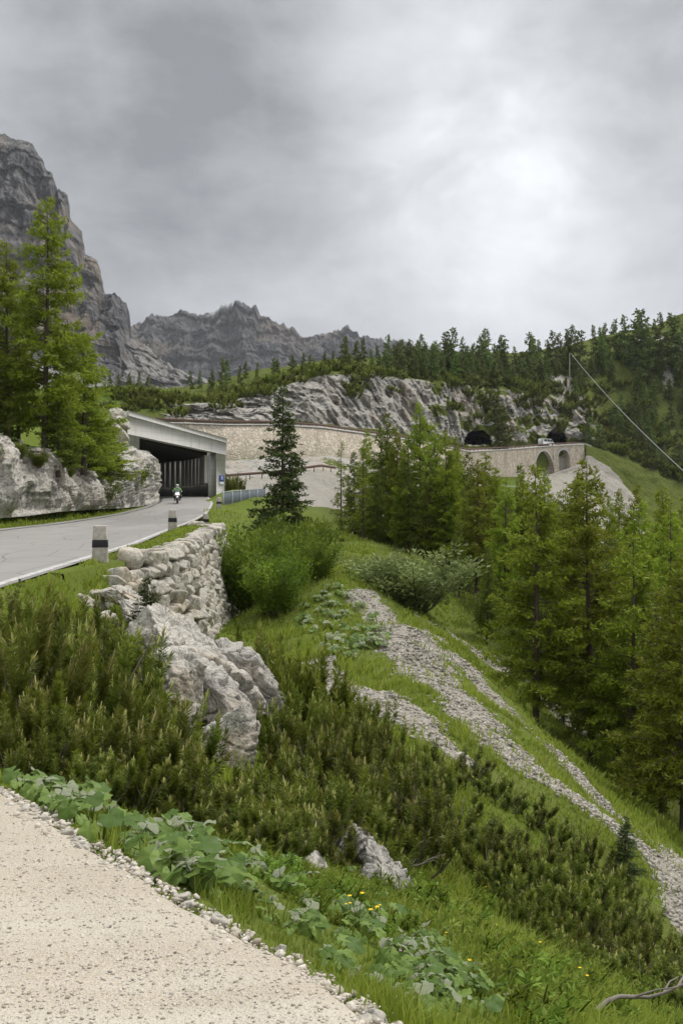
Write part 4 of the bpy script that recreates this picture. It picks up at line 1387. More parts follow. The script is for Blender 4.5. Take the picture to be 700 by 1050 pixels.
# ------------------------------------------------------------------ motorcycle and rider, coming out of the gallery
def motorcycle():
    x, y = P(182, 514, 94)[:2]
    z = float(zr(y)) + .03
    root = empty('motorcycle', (x, y, z), R(8))
    tyre = plain('tyre_rubber', (.02, .02, .02), .8, .3)
    chrome = plain('dark_metal', (.12, .12, .13), .4, .5, .6)
    body = plain('white_fairing', (.70, .70, .66), .35, .5)
    an = np.linspace(0, 2 * np.pi, 25)
    for yy in (-.72, .72):                       # faces -y (to the camera)
        w = Geo().tube([(0, yy + .24 * math.cos(a), .31 + .24 * math.sin(a)) for a in an], .075, 8, cap=False).build('wheel', tyre, root, True)
        g = Geo().tube([(0, yy + .17 * math.cos(a), .31 + .17 * math.sin(a)) for a in an], .02, 6, cap=False)
        for a in an[:24:4]:
            g.tube([(0, yy, .31), (0, yy + .17 * math.cos(a), .31 + .17 * math.sin(a))], .014, 5)
        g.build('rim', chrome, w)
    f = Geo()
    for sx in (-.1, .1):
        f.tube([(sx, -.72, .31), (sx, -.50, .98)], .026, 7)
    f.build('fork', chrome, root)
    Geo().tube([(0, -.74 + .30 * math.sin(a), .34 + .30 * math.cos(a)) for a in np.linspace(-.9, .9, 9)], [.05, .08, .09, .09, .09, .09, .09, .08, .05], 8).build('front_mudguard', body, root, True)
    Geo().lathe([(.02, -.70), (.12, -.68), (.20, -.58), (.26, -.42), (.24, -.2), (.1, -.1)], (0, 0, .88), 14, 'y').build('fairing', body, root, True)
    Geo().add([(-.2, -.52, 1.08), (.2, -.52, 1.08), (.15, -.40, 1.34), (-.15, -.40, 1.34), (0, -.58, 1.10), (0, -.45, 1.37)], [[0, 4, 5, 3], [4, 1, 2, 5]]).build('windshield', plain('tinted_screen', (.10, .11, .12), .1, .6), root)
    lm = bpy.data.materials.new('headlight'); lm.use_nodes = True
    bs = lm.node_tree.nodes['Principled BSDF']; bs.inputs['Base Color'].default_value = (.9, .88, .8, 1); bs.inputs['Emission Color'].default_value = (1, .95, .82, 1); bs.inputs['Emission Strength'].default_value = 1.5
    for sx in (-.08, .08):
        Geo().lathe([(.001, -.725), (.05, -.72), (.065, -.69), (.05, -.66)], (sx, 0, .90), 12, 'y').build('headlight', lm, root, True)
    Geo().tube([(-.40, -.30, 1.06), (-.2, -.42, 1.04), (0, -.46, 1.0), (.2, -.42, 1.04), (.40, -.30, 1.06)], .02, 7).build('handlebar', chrome, root)
    for sx in (-1, 1):
        g = Geo().tube([(sx * .26, -.44, 1.05), (sx * .36, -.48, 1.24)], .01, 5)
        g.box((sx * .38, -.49, 1.27), (.14, .03, .09), bev=.01).build('mirror', chrome, root)
    Geo().lathe([(.03, -.42), (.15, -.36), (.19, -.15), (.17, .02), (.10, .12)], (0, 0, .86), 14, 'y').build('fuel_tank', body, root, True)
    Geo().box((0, -.05, .48), (.34, .5, .38), bev=.06).build('engine', chrome, root)
    Geo().box((0, .38, .82), (.27, .75, .12), bev=.05).build('seat', tyre, root)
    for sx in (-1, 1):
        Geo().box((sx * .32, .55, .72), (.2, .46, .34), bev=.04).build('pannier', chrome, root)
    Geo().tube([(.2, -.1, .36), (.23, .3, .34), (.25, .85, .48)], [.035, .045, .06], 8).build('exhaust_pipe', chrome, root)
    tag(root, 'white touring motorcycle coming out of the gallery with its headlights on', 'motorcycle')
    # rider: one skinned body
    J = {'pelvis': (0, .22, .95), 'belly': (0, .16, 1.12), 'chest': (0, .06, 1.34), 'neck': (0, .0, 1.50), 'head': (0, -.04, 1.64)}
    vs, rad, ed, idx = [], [], [], {}

    def v(n, co, r):
        idx[n] = len(vs); vs.append(co); rad.append(r)
    for n, r in (('pelvis', .17), ('belly', .17), ('chest', .20), ('neck', .075), ('head', .10)):
        v(n, J[n], r)
    ed += [('pelvis', 'belly'), ('belly', 'chest'), ('chest', 'neck'), ('neck', 'head')]
    for s, k in ((-1, 'l'), (1, 'r')):
        v('sh' + k, (s * .22, .04, 1.42), .095); v('el' + k, (s * .40, -.06, 1.20), .065); v('wr' + k, (s * .37, -.28, 1.09), .045); v('ha' + k, (s * .36, -.34, 1.075), .05)
        v('hip' + k, (s * .13, .18, .90), .12); v('kn' + k, (s * .27, -.20, .72), .085); v('an' + k, (s * .25, .10, .36), .055); v('to' + k, (s * .26, -.10, .30), .05)
        ed += [('chest', 'sh' + k), ('sh' + k, 'el' + k), ('el' + k, 'wr' + k), ('wr' + k, 'ha' + k), ('pelvis', 'hip' + k), ('hip' + k, 'kn' + k), ('kn' + k, 'an' + k), ('an' + k, 'to' + k)]
    me = bpy.data.meshes.new('person_frame')
    me.from_pydata(vs, [(idx[a], idx[b]) for a, b in ed], [])
    o = bpy.data.objects.new('person_frame', me); COL.objects.link(o)
    sk = o.modifiers.new('skin', 'SKIN')
    for q, r in zip(me.skin_vertices[0].data, rad):
        q.radius = (r, r)
    me.skin_vertices[0].data[0].use_root = True
    o.modifiers.new('sub', 'SUBSURF').levels = 2
    dg = bpy.context.evaluated_depsgraph_get()
    bm = bpy.data.meshes.new_from_object(o.evaluated_get(dg))
    bpy.data.objects.remove(o)
    mats = [plain('green_riding_jacket', (.24, .46, .16), .7, .2), plain('dark_trousers', (.03, .03, .035), .8, .2), plain('skin', (.5, .32, .24), .6, .3)]
    pe = link('person', bm, mats, None, (x, y, z)); pe.rotation_euler = (0, 0, R(8))
    bm.polygons.foreach_set('material_index', np.array([1 if f.center.z < .98 or (abs(f.center.x) > .34 and f.center.y < -.27) else (2 if f.center.z > 1.53 else 0) for f in bm.polygons], np.int32))
    bm.polygons.foreach_set('use_smooth', np.ones(len(bm.polygons), bool))
    h = Geo().lathe([(.10, -.15), (.135, -.08), (.15, .0), (.145, .08), (.11, .14), (.05, .17), (.001, .175)], (0, -.05, 1.66), 18).build('helmet', plain('white_helmet', (.72, .74, .70), .3, .5), pe, True)
    an = np.linspace(-1.15, 1.15, 9)
    g = Geo()
    g.add([(.152 * math.sin(a), -.05 - .152 * math.cos(a), 1.64 + dz) for dz in (0, .085) for a in an], grid_faces(2, 9))
    g.build('visor', plain('dark_visor', (.02, .022, .026), .1, .6), pe, True)
    ve = Geo()
    ve.add([(sx * .20, -.165 + .02 * abs(sx), zz) for zz in (1.22, 1.27) for sx in (-1, -.5, 0, .5, 1)], grid_faces(2, 5)).build('reflective_stripe', M['white'], pe)
    tag(pe, 'person in a light green jacket and white helmet riding the motorcycle', 'person')


motorcycle()


def van():
    q, n = hill_line('edge', np.array([563.0, 571.0]), 0, 0)
    a = (q[0] + q[1]) / 2 - np.r_[n[0] * 2.6, 0]
    t = q[1] - q[0]
    rz = math.atan2(t[1], t[0])
    root = empty('van', (a[0], a[1], a[2] + .12), rz)
    paint = plain('white_van_paint', (.78, .78, .78), .3, .5, var=.03)
    glass = plain('van_glass', (.02, .025, .03), .05, .6)
    rub = plain('van_rubber', (.02, .02, .02), .8, .2)
    prof = [(-2.4, .35), (-2.45, 1.0), (-2.38, 1.95), (-2.1, 2.12), (.9, 2.12), (1.35, 1.95), (1.85, 1.25), (2.35, 1.05), (2.5, .85), (2.48, .35)]
    n = len(prof)
    V = [(x, s * (.95 if z < 1.3 else .86), z) for s in (-1, 1) for x, z in prof]
    g = Geo().add(V, [[k, (k + 1) % n, n + (k + 1) % n, n + k] for k in range(n)])
    tri = np.array([[0, k, k + 1] for k in range(1, n - 1)])
    g.F.setdefault(3, []).extend([tri, tri[:, ::-1] + n])
    g.build('body', paint, root)
    for s in (-1, 1):
        for x in (-1.5, 1.55):
            w = Geo().lathe([(.0, -.11), (.32, -.11), (.35, 0), (.32, .11), (.0, .11)], (x, s * .86, .35), 16, 'y').build('wheel', rub, root)
            Geo().lathe([(.0, -.02), (.2, -.01), (.2, .01), (.0, .02)], (x, s * .98, .35), 12, 'y').build('rim', M['galv'], w)
        for x0, x1 in ((.55, 1.35), (-.6, .4), (-1.9, -.8)):
            y_ = s * .925
            Geo().add([(x0, y_ + s * .02, 1.28), (x1 + (.25 if x1 > 1 else 0), y_ + s * .02, 1.28), (x1, s * .885, 1.85), (x0, s * .885, 1.85)], [[0, 1, 2, 3]]).build('window', glass, root)
        Geo().box((2.42, s * .68, .85), (.12, .3, .16), bev=.03).build('headlight', M['galv'], root)
        Geo().box((-2.42, s * .8, 1.05), (.06, .12, .3), bev=.01).build('tail_light', plain('red_lens', (.4, .02, .02), .3, .5), root)
    Geo().add([(1.40, -.80, 1.93), (1.40, .80, 1.93), (1.86, .86, 1.285), (1.86, -.86, 1.285)], [[0, 1, 2, 3]]).build('windscreen', glass, root)
    tag(root, 'white van on the upper road in front of the tunnel mouth', 'van')


van()


# ------------------------------------------------------------------ pole and lines
def cables():
    b = hill_pt(6.05, 583.5)
    top = P(583.5, 362, b[1])
    root = empty('utility_pole', tuple(b - [0, 0, .5]))
    Geo().tube([(0, 0, 0), (0, 0, top[2] - b[2] + .5)], [.17, .13], 8).build('pole', M['wood'], root)
    Geo().tube([(0, 0, top[2] - b[2] + .2), (.45, -.1, top[2] - b[2] + .3)], .07, 6).build('arm', M['wood'], root)
    tag(root, 'slim grey pole standing on the ridge at the top of the sagging cable', 'pole')
    a = np.array([top[0] + .3, top[1], top[2]]); e = P(790, 560, 150)
    t = np.linspace(0, 1, 40)
    q = a * (1 - t)[:, None] + e * t[:, None]
    q[:, 2] -= 4 * .0 * t * (1 - t) + 9.0 * t * (1 - t)
    o = Geo().tube(q, .075, 6).build('cable', plain('pale_cable', (.27, .28, .27), .6, .3), None, True)
    tag(o, 'thick pale cable running down from the pole on the ridge over the wooded slope', 'cable')
    a, e = P(-40, 180, 420), P(345, 377, 300)
    q = a * (1 - t)[:, None] + e * t[:, None]
    q[:, 2] -= 6 * t * (1 - t)
    o = Geo().tube(q, .016, 5).build('cable', plain('thin_wire', (.3, .3, .3), .6, .3), None, True)
    tag(o, 'very thin faint wire crossing the cloudy sky beside the high mountain', 'cable')


cables()

# ------------------------------------------------------------------ vegetation
def rnd_unit(r, n):
    v = r.normal(size=(n, 3))
    return v / np.linalg.norm(v, axis=1)[:, None]


def cards(base, axis, length, width, r, roll=None):
    """diamond leaf faces from base along axis"""
    n = len(base)
    w = np.cross(axis, rnd_unit(r, n)); w /= np.linalg.norm(w, axis=1)[:, None] + 1e-9
    length = np.broadcast_to(length, n)[:, None]; width = np.broadcast_to(width, n)[:, None]
    V = np.stack([base, base + axis * length * .45 + w * width / 2, base + axis * length, base + axis * length * .45 - w * width / 2], 1)
    return V.reshape(-1, 3), np.arange(n * 4).reshape(n, 4)


def conifer(seed, H, Rmax, nbr, kind, card=.15, cw=.055, dens=1.0, bare=.06, shape=.85, wood=True):
    """returns trunk and crown geometry of one conifer, foot at the origin"""
    r = np.random.default_rng(seed)
    tr, cr = Geo(), Geo()
    zs = np.linspace(-.3, H, 16)
    bend = r.normal(0, .010, 2)
    ax = lambda z: np.c_[bend[0] * z * np.sin(z / H * 3), bend[1] * z * np.sin(z / H * 2.3 + 1), z]
    r0 = .0118 * H + .015
    tr.tube(ax(zs), r0 * np.clip(1 - np.clip(zs, 0, H) / H, .03, 1) ** .85 * np.where(zs < .2, 1.25, 1), 9)
    Vs, vs = [], []
    for k in range(nbr):
        t = bare + (1 - bare) * ((k + r.uniform(0, 1)) / nbr) ** .92
        zb = t * H * .985
        az = r.uniform(0, 2 * np.pi)
        prof = (1 - t) ** shape * (.55 + .45 * min(1, (t - bare) / .12 + .3))
        L = Rmax * prof * r.uniform(.62, 1.15) + .10
        if r.random() < .05: continue
        if kind == 'larch':
            a0, dr, up = r.uniform(-.05, .25) + .5 * t, r.uniform(.25, .5), r.uniform(.12, .34)
        else:
            a0, dr, up = r.uniform(-.25, .05) + .75 * t, r.uniform(.35, .6), r.uniform(.25, .42)
        n = max(4, int(L / .28) + 3)
        q = np.linspace(0, 1, n)
        h = np.array([math.cos(az), math.sin(az), 0]); sd = np.array([-h[1], h[0], 0])
        wob = r.normal(0, .035 * L, (n, 1)).cumsum(0) * .5
        B = ax(np.array([zb])) + h * (q * L)[:, None] + sd * wob * q[:, None] + np.array([0, 0, 1.0]) * (L * (a0 * q - dr * q ** 2 + up * q ** 3))[:, None]
        if wood:
            tr.tube(B, np.linspace(.010 * L + .010, .004, n), 4, cap=False)
        nt = max(4, int(L / (.085 if kind == 'larch' else .075) * dens))
        tq = np.sort(r.uniform(.10 if L > 1 else 0, 1, nt))
        for u in tq:
            b = np.array([np.interp(u, q, B[:, i]) for i in range(3)])
            tang = (np.array([np.interp(min(u + .1, 1), q, B[:, i]) for i in range(3)]) - np.array([np.interp(max(u - .1, 0), q, B[:, i]) for i in range(3)]))
            tang /= np.linalg.norm(tang) + 1e-9
            s = r.choice([-1, 1])
            l = (.34 * L * (1 - u) ** .7 + .16) * r.uniform(.6, 1.2)
            d = tang * r.uniform(.5, 1.0) + sd * s * r.uniform(.5, 1.0) + np.array([0, 0, r.uniform(-.55, .12)])
            d /= np.linalg.norm(d)
            m = max(2, int(l / (card * .26) * dens))
            w = r.uniform(0, 1, m)
            drop = np.array([0, 0, -1.0]) * (w ** 2 * l * r.uniform(.1, .4))[:, None]
            bb = b + d * (w * l)[:, None] + drop + r.normal(0, .02, (m, 3))
            a = d * .7 + rnd_unit(r, m) * .85 + np.array([0, 0, -.10 if kind == 'larch' else -.25])
            a /= np.linalg.norm(a, axis=1)[:, None]
            Vs.append(np.c_[bb, a])
            vs.append(np.full(m, np.clip(.25 + .55 * r.random() + .2 * u, 0, 1)))
    A = np.concatenate(Vs); v = np.clip(np.concatenate(vs) + r.normal(0, .12, len(A)), 0, 1)
    # leader
    V, Fc = cards(A[:, :3], A[:, 3:], card * r.uniform(.7, 1.3, len(A)), cw * r.uniform(.7, 1.3, len(A)), r)
    if kind == 'spruce':
        v = np.where(r.random(len(A)) < .06, 1.6, v)
    cr.add(V, Fc, np.repeat(v, 4))
    return tr, cr


def tree_proto(name, kind, mat, *a, **k):
    tr, cr = conifer(*a, **k)
    return dict(name=name, trunk=tr.mesh('trunk', True), crown=cr.mesh('crown'), mat=mat, H=a[1])


def put_tree(p, loc, s, rz, label, group=None, sx=1.0, cat='tree'):
    o = empty(p['name'], tuple(loc), rz)
    o.scale = (s * sx, s * sx, s)
    o.rotation_euler = (random.gauss(0, .022), random.gauss(0, .022), rz)
    for nm, m in (('trunk', M['bark']), ('crown', M[p['mat']])):
        me = p[nm]
        if not me.materials: me.materials.append(m)
        c = bpy.data.objects.new(nm, me); COL.objects.link(c); c.parent = o
    tag(o, label, cat, group)
    return o


LARCH = [tree_proto('larch_tree', 'larch', 'larch', 500 + k, 11.0, 2.6 + .25 * k, 125, 'larch', .19, .070, 1.15, .10 + .03 * k, .72 + .06 * k) for k in range(4)]
LARCHD = [dict(p, mat='larch_dark') for p in (tree_proto('larch_tree', 'larch', 'larch_dark', 520 + k, 12.0, 2.5, 110, 'larch', .26, .105, .95, .10, .8) for k in range(4))]
SPRUCE = [tree_proto('spruce_tree', 'spruce', 'spruce', 540 + k, 10.0, 2.15, 130, 'spruce', .20, .075, 1.1, .05, .9) for k in range(2)]
THIN = [tree_proto('larch_tree', 'larch', 'larch', 560 + k, 9.0, 1.35, 75, 'larch', .17, .06, .9, .10, .7) for k in range(2)]
FARP = [tree_proto('pine_tree', 'spruce', 'farpine', 580 + k, 9.0, 1.9 + .25 * k, 60, 'spruce', .50, .24, .75, .04, .75, wood=False) for k in range(4)]
FARL = [tree_proto('larch_tree', 'larch', 'farlarch', 590 + k, 9.0, 1.9, 60, 'larch', .48, .22, .75, .06, .8, wood=False) for k in range(2)]


def plant_top(protos, px, ytop, d, label, group=None, rz=None, sx=1.0, zbase=None, minh=2.0, k=None):
    """a tree standing on the ground at photo column px, distance d, its tip at photo height ytop"""
    x, y, zt = P(px, ytop, d)
    zb = gz(x, y) if zbase is None else zbase
    h = max(zt - zb, minh)
    p = protos[(int(px * 7 + d) if k is None else k) % len(protos)]
    return put_tree(p, (x, y, zb), h / p['H'], random.uniform(0, 6.28) if rz is None else rz, label, group, sx)


# trees one can tell apart
plant_top(SPRUCE, 289, 394, 60, 'tall dark spruce standing alone behind the bright green shrubs, right of the railing', k=0, sx=1.2)
plant_top(LARCH, 607, 468, 35, 'tall feathery larch with a long bare trunk at the lower edge of the forest', k=1, sx=1.0)
plant_top(LARCH, 549, 474, 34, 'slim larch at the forest edge whose trunk leans where it meets the scree', k=0, sx=1.0)
plant_top(THIN, 350, 452, 66, 'thin half bare young larch left of the group above the grey willow', k=0, sx=.8)
plant_top(THIN, 372, 448, 62, 'sparse slender larch second from the left above the grey willow', k=1, sx=1.1)
plant_top(LARCHD, 402, 422, 66, 'dark dense conifer in the group above the grey willow shrub', k=1, sx=.9)
plant_top(LARCH, 431, 412, 62, 'tallest larch of the group above the grey willow shrub', k=2, sx=.85)
plant_top(LARCH, 457, 440, 58, 'bright larch at the right of the group above the grey willow shrub', k=0, sx=.9)
plant_top(LARCHD, 388, 470, 70, 'shaded larch deep inside the group above the grey willow', k=0)
plant_top(LARCH, 700, 560, 27, 'broad larch with low drooping branches at the right border of the picture', k=2, sx=1.1)
plant_top(LARCH, 488, 470, 54, 'rounded larch right of the group, over the top of the scree', k=1, sx=1.0)
plant_top(LARCH, 645, 545, 33, 'short bright larch between the tall larch and the right border', k=0, sx=1.1)
plant_top(SPRUCE, 640, 836, 17.5, 'small young pine growing out of the scree at the edge of the dwarf pines', k=0, sx=1.7, minh=1.0)
# the forest of the bowl
FOREST = [(515, 488, 50, 0), (575, 498, 46, 0), (660, 512, 44, 0), (690, 498, 50, 0), (530, 520, 60, 1), (498, 520, 66, 1), (470, 488, 72, 1), (560, 540, 44, 1), (590, 560, 52, 1), (625, 548, 48, 1),
          (505, 560, 46, 1), (475, 545, 55, 1), (455, 520, 76, 1), (430, 500, 84, 1), (600, 520, 72, 0), (640, 500, 80, 0), (670, 540, 62, 0), (700, 530, 66, 0), (720, 500, 56, 0), (740, 560, 40, 1),
          (545, 505, 76, 0), (520, 505, 90, 1), (490, 500, 95, 1), (575, 515, 95, 0), (618, 570, 38, 1), (662, 585, 36, 1), (680, 600, 31, 1), (640, 610, 42, 1), (580, 600, 42, 1), (530, 575, 42, 1), (700, 640, 38, 1),
          (720, 620, 32, 0), (745, 700, 29, 1), (660, 560, 72, 1), (695, 575, 78, 1), (730, 545, 84, 0), (610, 540, 90, 1), (560, 530, 100, 0), (640, 530, 104, 0), (680, 512, 100, 0), (705, 505, 110, 0), (440, 540, 68, 1),
          (410, 490, 92, 1), (380, 505, 95, 1), (358, 512, 100, 1), (470, 590, 50, 1), (500, 610, 44, 1), (550, 640, 39, 1), (445, 575, 62, 1), (660, 690, 33, 1), (620, 660, 39, 1), (580, 680, 38, 1), (505, 478, 58, 0), (530, 486, 60, 0), (468, 462, 64, 0), (446, 470, 70, 1), (478, 500, 60, 1), (518, 505, 52, 1), (540, 530, 48, 1), (492, 530, 56, 1), (462, 530, 64, 1), (415, 455, 70, 0), (398, 450, 76, 1), (425, 480, 74, 1), (442, 500, 66, 1), (565, 505, 58, 0), (590, 520, 50, 0), (620, 508, 58, 0), (652, 495, 62, 0), (680, 520, 40, 0), (708, 510, 46, 0),
          (362, 462, 70, 1), (378, 440, 72, 0), (393, 434, 68, 1), (410, 436, 64, 0), (420, 446, 60, 1), (441, 432, 66, 0), (448, 448, 60, 1), (468, 446, 68, 0), (478, 462, 62, 1), (385, 480, 62, 1), (408, 484, 60, 0), (436, 470, 58, 1), (462, 484, 58, 0), (498, 462, 70, 0), (560, 478, 60, 0), (585, 488, 66, 0), (535, 474, 72, 1)]
for k, (px, yt, d, dk) in enumerate(FOREST):
    pr = LARCHD if dk else LARCH
    plant_top(pr, px + random.uniform(-3, 3), yt, d, 'green larch in the dense forest filling the hollow right of the scree' if not dk else 'dark larch in the shaded depth of the forest below the scree', 'larches of the forest' if not dk else 'dark larches of the forest', k=k, sx=random.uniform(.72, 1.08), minh=4)
# trees above the rock cutting
plant_top(LARCH, 46, 200, 66, 'big tall larch on top of the rock face at the left of the road', k=1, sx=1.0, zbase=4.6)
plant_top(LARCH, 8, 246, 68, 'larch at the left border, behind the big tall larch', k=2, sx=1.1, zbase=5.0)
plant_top(LARCH, 86, 340, 72, 'half height larch leaning against the big tall larch above the rock face', k=0, sx=1.5, zbase=4.0)
plant_top(LARCH, 112, 430, 82, 'low green larch scrub on the rocks next to the boulder pile', k=1, sx=2.2, zbase=2.8)
plant_top(LARCHD, 20, 330, 72, 'dark tree in the gap between the two larches on the rock face', k=1, sx=1.2, zbase=5.5)
plant_top(LARCHD, -18, 290, 64, 'dark larch partly cut off by the left border', k=0, sx=1.2, zbase=5)
plant_top(LARCHD, 72, 385, 74, 'low dark larch right of the big tall larch on the rock face', k=2, sx=1.5, zbase=4.2)
plant_top(LARCH, 92, 400, 78, 'bushy bright larch above the rock face, nearest to the portal', k=0, sx=1.7, zbase=3.2)
plant_top(LARCHD, 60, 400, 66, 'bushy dark larch hanging over the rock face', k=2, sx=1.9, zbase=3.4)

# trees of the skyline and the wooded slope on the right
RT = np.random.default_rng(77)
ridge = [(112, 378), (122, 382), (133, 384), (143, 380), (152, 383), (196, 378), (205, 380), (216, 376), (227, 363), (231, 366), (246, 373), (252, 372), (264, 372), (281, 366), (284, 371), (300, 361), (311, 360), (318, 362), (333, 358), (341, 363), (352, 343), (356, 352), (366, 348), (372, 345), (380, 356),
         (387, 352), (404, 352), (412, 346), (420, 356), (431, 340), (440, 352), (449, 350), (457, 338), (463, 335), (474, 344), (484, 350), (494, 340), (498, 336), (506, 350), (514, 341), (518, 345), (527, 354), (541, 338), (544, 342), (552, 346), (560, 346), (566, 338), (572, 340), (580, 335), (586, 332), (593, 338),
         (608, 332), (616, 334), (620, 330), (629, 326), (640, 322), (652, 316), (657, 314), (664, 322), (672, 326), (676, 318), (688, 312), (692, 310), (702, 318), (710, 300), (724, 296)]
for k, (px, yt) in enumerate(ridge):
    rf = 6.85 + RT.uniform(-.25, .2)
    b = hill_pt(rf, px)
    zt = (HY - yt) / F * b[1]
    x = (px - CX) / F * b[1]
    p = (FARP + FARL[:1])[RT.integers(5)] if px > 240 else FARL[k % 2] if k % 3 == 0 else FARP[k % 4]
    h = max(zt - b[2], 4.0)
    put_tree(p, (x, b[1], b[2] - .4), min(h / p['H'], 2.2), RT.uniform(0, 6), 'dark conifer standing on the skyline of the ridge', 'conifers along the ridge', RT.uniform(.75, 1.2))
n = 0
while n < 215:
    px, rf = RT.uniform(395, 735) if RT.random() < .6 else RT.uniform(600, 735), RT.uniform(6.02, 6.9)
    if px > 595: rf = RT.uniform(4.6, 6.9)
    sx_, sy_ = proj(*hill_pt(rf, px))
    if seg_dist(np.array([sx_]), np.array([sy_]), [(583, 400, 9), (570, 430, 12)])[0] < 1 or (sy_ > 440 and 596 < sx_ < 612):
        continue
    if px > 600 and noise(np.array([[sx_ * .02, sy_ * .03, 0]]), 5)[0] < -.12: continue
    b = hill_pt(rf, px)
    p = FARP[RT.integers(4)] if RT.random() < .72 else FARL[RT.integers(2)]
    put_tree(p, tuple(b - [0, 0, .4]), RT.uniform(.45, 1.05) * (1.0 if px < 595 else 1.15), RT.uniform(0, 6), 'conifer scattered on the green slope below the ridge', 'conifers on the slope under the ridge', RT.uniform(.8, 1.3))
    n += 1
# bigger dark trees around the tunnels
for px, yt, rf, lab in [(507, 402, 5.03, 'dense dark conifer beside the left tunnel mouth'), (515, 412, 5.05, 'shorter dark conifer touching the dense one beside the left tunnel mouth'),
                        (604, 425, 4.6, 'dark spruce just right of the arched wall, taller of the two'), (614, 432, 4.4, 'dark spruce just right of the arched wall, shorter of the two'), (598, 440, 4.9, 'small dark conifer at the right end of the tunnel mouth')]:
    b = hill_pt(rf, px); zt = (HY - yt) / F * b[1]
    p = FARP[int(px) % 4]
    put_tree(p, tuple(b - [0, 0, .5]), max(zt - b[2], 4) / p['H'], 1.0, lab, None, 1.15)


# ------------------------------------------------------------------ dwarf mountain pines
def mugo_proto(seed, shoots=230, needles=46, rad=.8, hgt=.75, nl=.05, nw=.0042, sl=(.16, .30), cf=.14):
    r = np.random.default_rng(seed)
    # branches rise from the middle and arch outward; shoots stand along their outer ends like brushes
    wood, nee = Geo(), Geo()
    nb = max(5, shoots // 7)
    base, d, L, dep = [], [], [], []
    for k in range(nb):
        az = k * 2.39996 + r.normal(0, .3)
        q = math.sqrt((k + .5) / nb)
        e = np.array([math.cos(az) * q * rad, math.sin(az) * q * rad, hgt * (1 - .45 * q * q) * r.uniform(.5, 1.12)])
        o = np.array([e[0] * .12, e[1] * .12, -.15])
        t = np.linspace(0, 1, 8)[:, None]
        m = o * (1 - t) ** 2 + 2 * np.array([e[0] * .85, e[1] * .85, e[2] * .25]) * t * (1 - t) + e * t ** 2
        wood.tube(m, np.linspace(.017, .006, 8), 5, cap=False)
        ns = 7 + r.integers(-1, 3)
        for j in range(ns):
            u = 1.0 if j == 0 else r.uniform(.42, .98)
            p = np.array([np.interp(u, t[:, 0], m[:, i]) for i in range(3)])
            tg = e - m[-3]; tg /= np.linalg.norm(tg)
            side = r.normal(0, 1, 3); side[2] = abs(side[2]) * .3
            dd = tg * .55 + np.array([0, 0, .75]) + side * (.12 if j == 0 else .36)
            base.append(p); d.append(dd / np.linalg.norm(dd)); L.append(r.uniform(*sl) * (1.15 if j == 0 else 1.0)); dep.append(u)
    for k in range(3):                       # dead grey twigs
        az = r.uniform(0, 6.28); h_ = hgt * r.uniform(.7, 1.05)
        e = np.array([math.cos(az) * rad * .8, math.sin(az) * rad * .8, h_])
        wood.tube([[0, 0, 0], e * [.6, .6, .45], e * [.85, .85, .8], e], [.010, .008, .005, .003], 5, cap=False)
        wood.tube([e * [.6, .6, .45], e * [.9, .5, .75]], [.006, .002], 4, cap=False)
    base, d, L, dep = map(np.array, (base, d, L, dep))
    shoots = len(L)
    # needles
    S, Nn = shoots, needles
    u = r.uniform(.02, 1, (S, Nn))
    bend = np.c_[np.zeros(S), np.zeros(S), np.full(S, .35)]
    st = base[:, None] + d[:, None] * (u * L[:, None])[..., None] + bend[:, None] * (u ** 2 * L[:, None])[..., None]
    dd = d + bend * .7; dd /= np.linalg.norm(dd, axis=1)[:, None]
    rad_ = r.normal(size=(S, Nn, 3)); rad_ -= (rad_ * dd[:, None]).sum(-1, keepdims=True) * dd[:, None]
    rad_ /= np.linalg.norm(rad_, axis=-1, keepdims=True)
    an = np.where(u > .88, r.uniform(.1, .7, (S, Nn)), r.uniform(.75, 1.25, (S, Nn)))
    ax = dd[:, None] * np.cos(an)[..., None] + rad_ * np.sin(an)[..., None]
    w = np.cross(ax.reshape(-1, 3), rnd_unit(r, S * Nn)); w /= np.linalg.norm(w, axis=1)[:, None] + 1e-9
    ln = nl * r.uniform(.7, 1.2, (S, Nn))
    B = st.reshape(-1, 3); A = ax.reshape(-1, 3); ln = ln.reshape(-1, 1)
    V = np.stack([B - w * nw / 2, B + A * ln * .5 + w * nw * .55, B + A * ln, B + A * ln * .5 - w * nw * .55], 1).reshape(-1, 3)
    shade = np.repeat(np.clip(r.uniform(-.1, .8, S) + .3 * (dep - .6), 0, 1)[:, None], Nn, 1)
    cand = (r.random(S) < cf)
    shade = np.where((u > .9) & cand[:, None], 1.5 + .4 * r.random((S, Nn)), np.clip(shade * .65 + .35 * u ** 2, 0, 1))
    nee.add(V, np.arange(S * Nn * 4).reshape(-1, 4), np.repeat(shade.ravel(), 4))
    # candles
    for k in np.where(cand)[0]:
        e = base[k] + d[k] * L[k] + bend[k] * L[k]
        nee.tube([e - dd[k] * .01, e + dd[k] * r.uniform(.03, .075)], [.0055, .003], 5, a=1.8)
    return dict(name='dwarf_pine', wood=wood.mesh('branches', True), needles=nee.mesh('needles'), R=rad, H=hgt + .22)


MUGO = [mugo_proto(600 + k, 84, 120, rad=.55, hgt=.56 + .07 * k, nl=.060, nw=.0078, sl=(.10, .21), cf=.5) for k in range(4)]
MUGON = [mugo_proto(620 + k, 98, 200, .52, .58, .052, .0052, (.09, .19), .5) for k in range(5)]
MUGOF = [mugo_proto(640 + k, 84, 80, .65, .55, .080, .016, (.14, .28), .3) for k in range(3)]


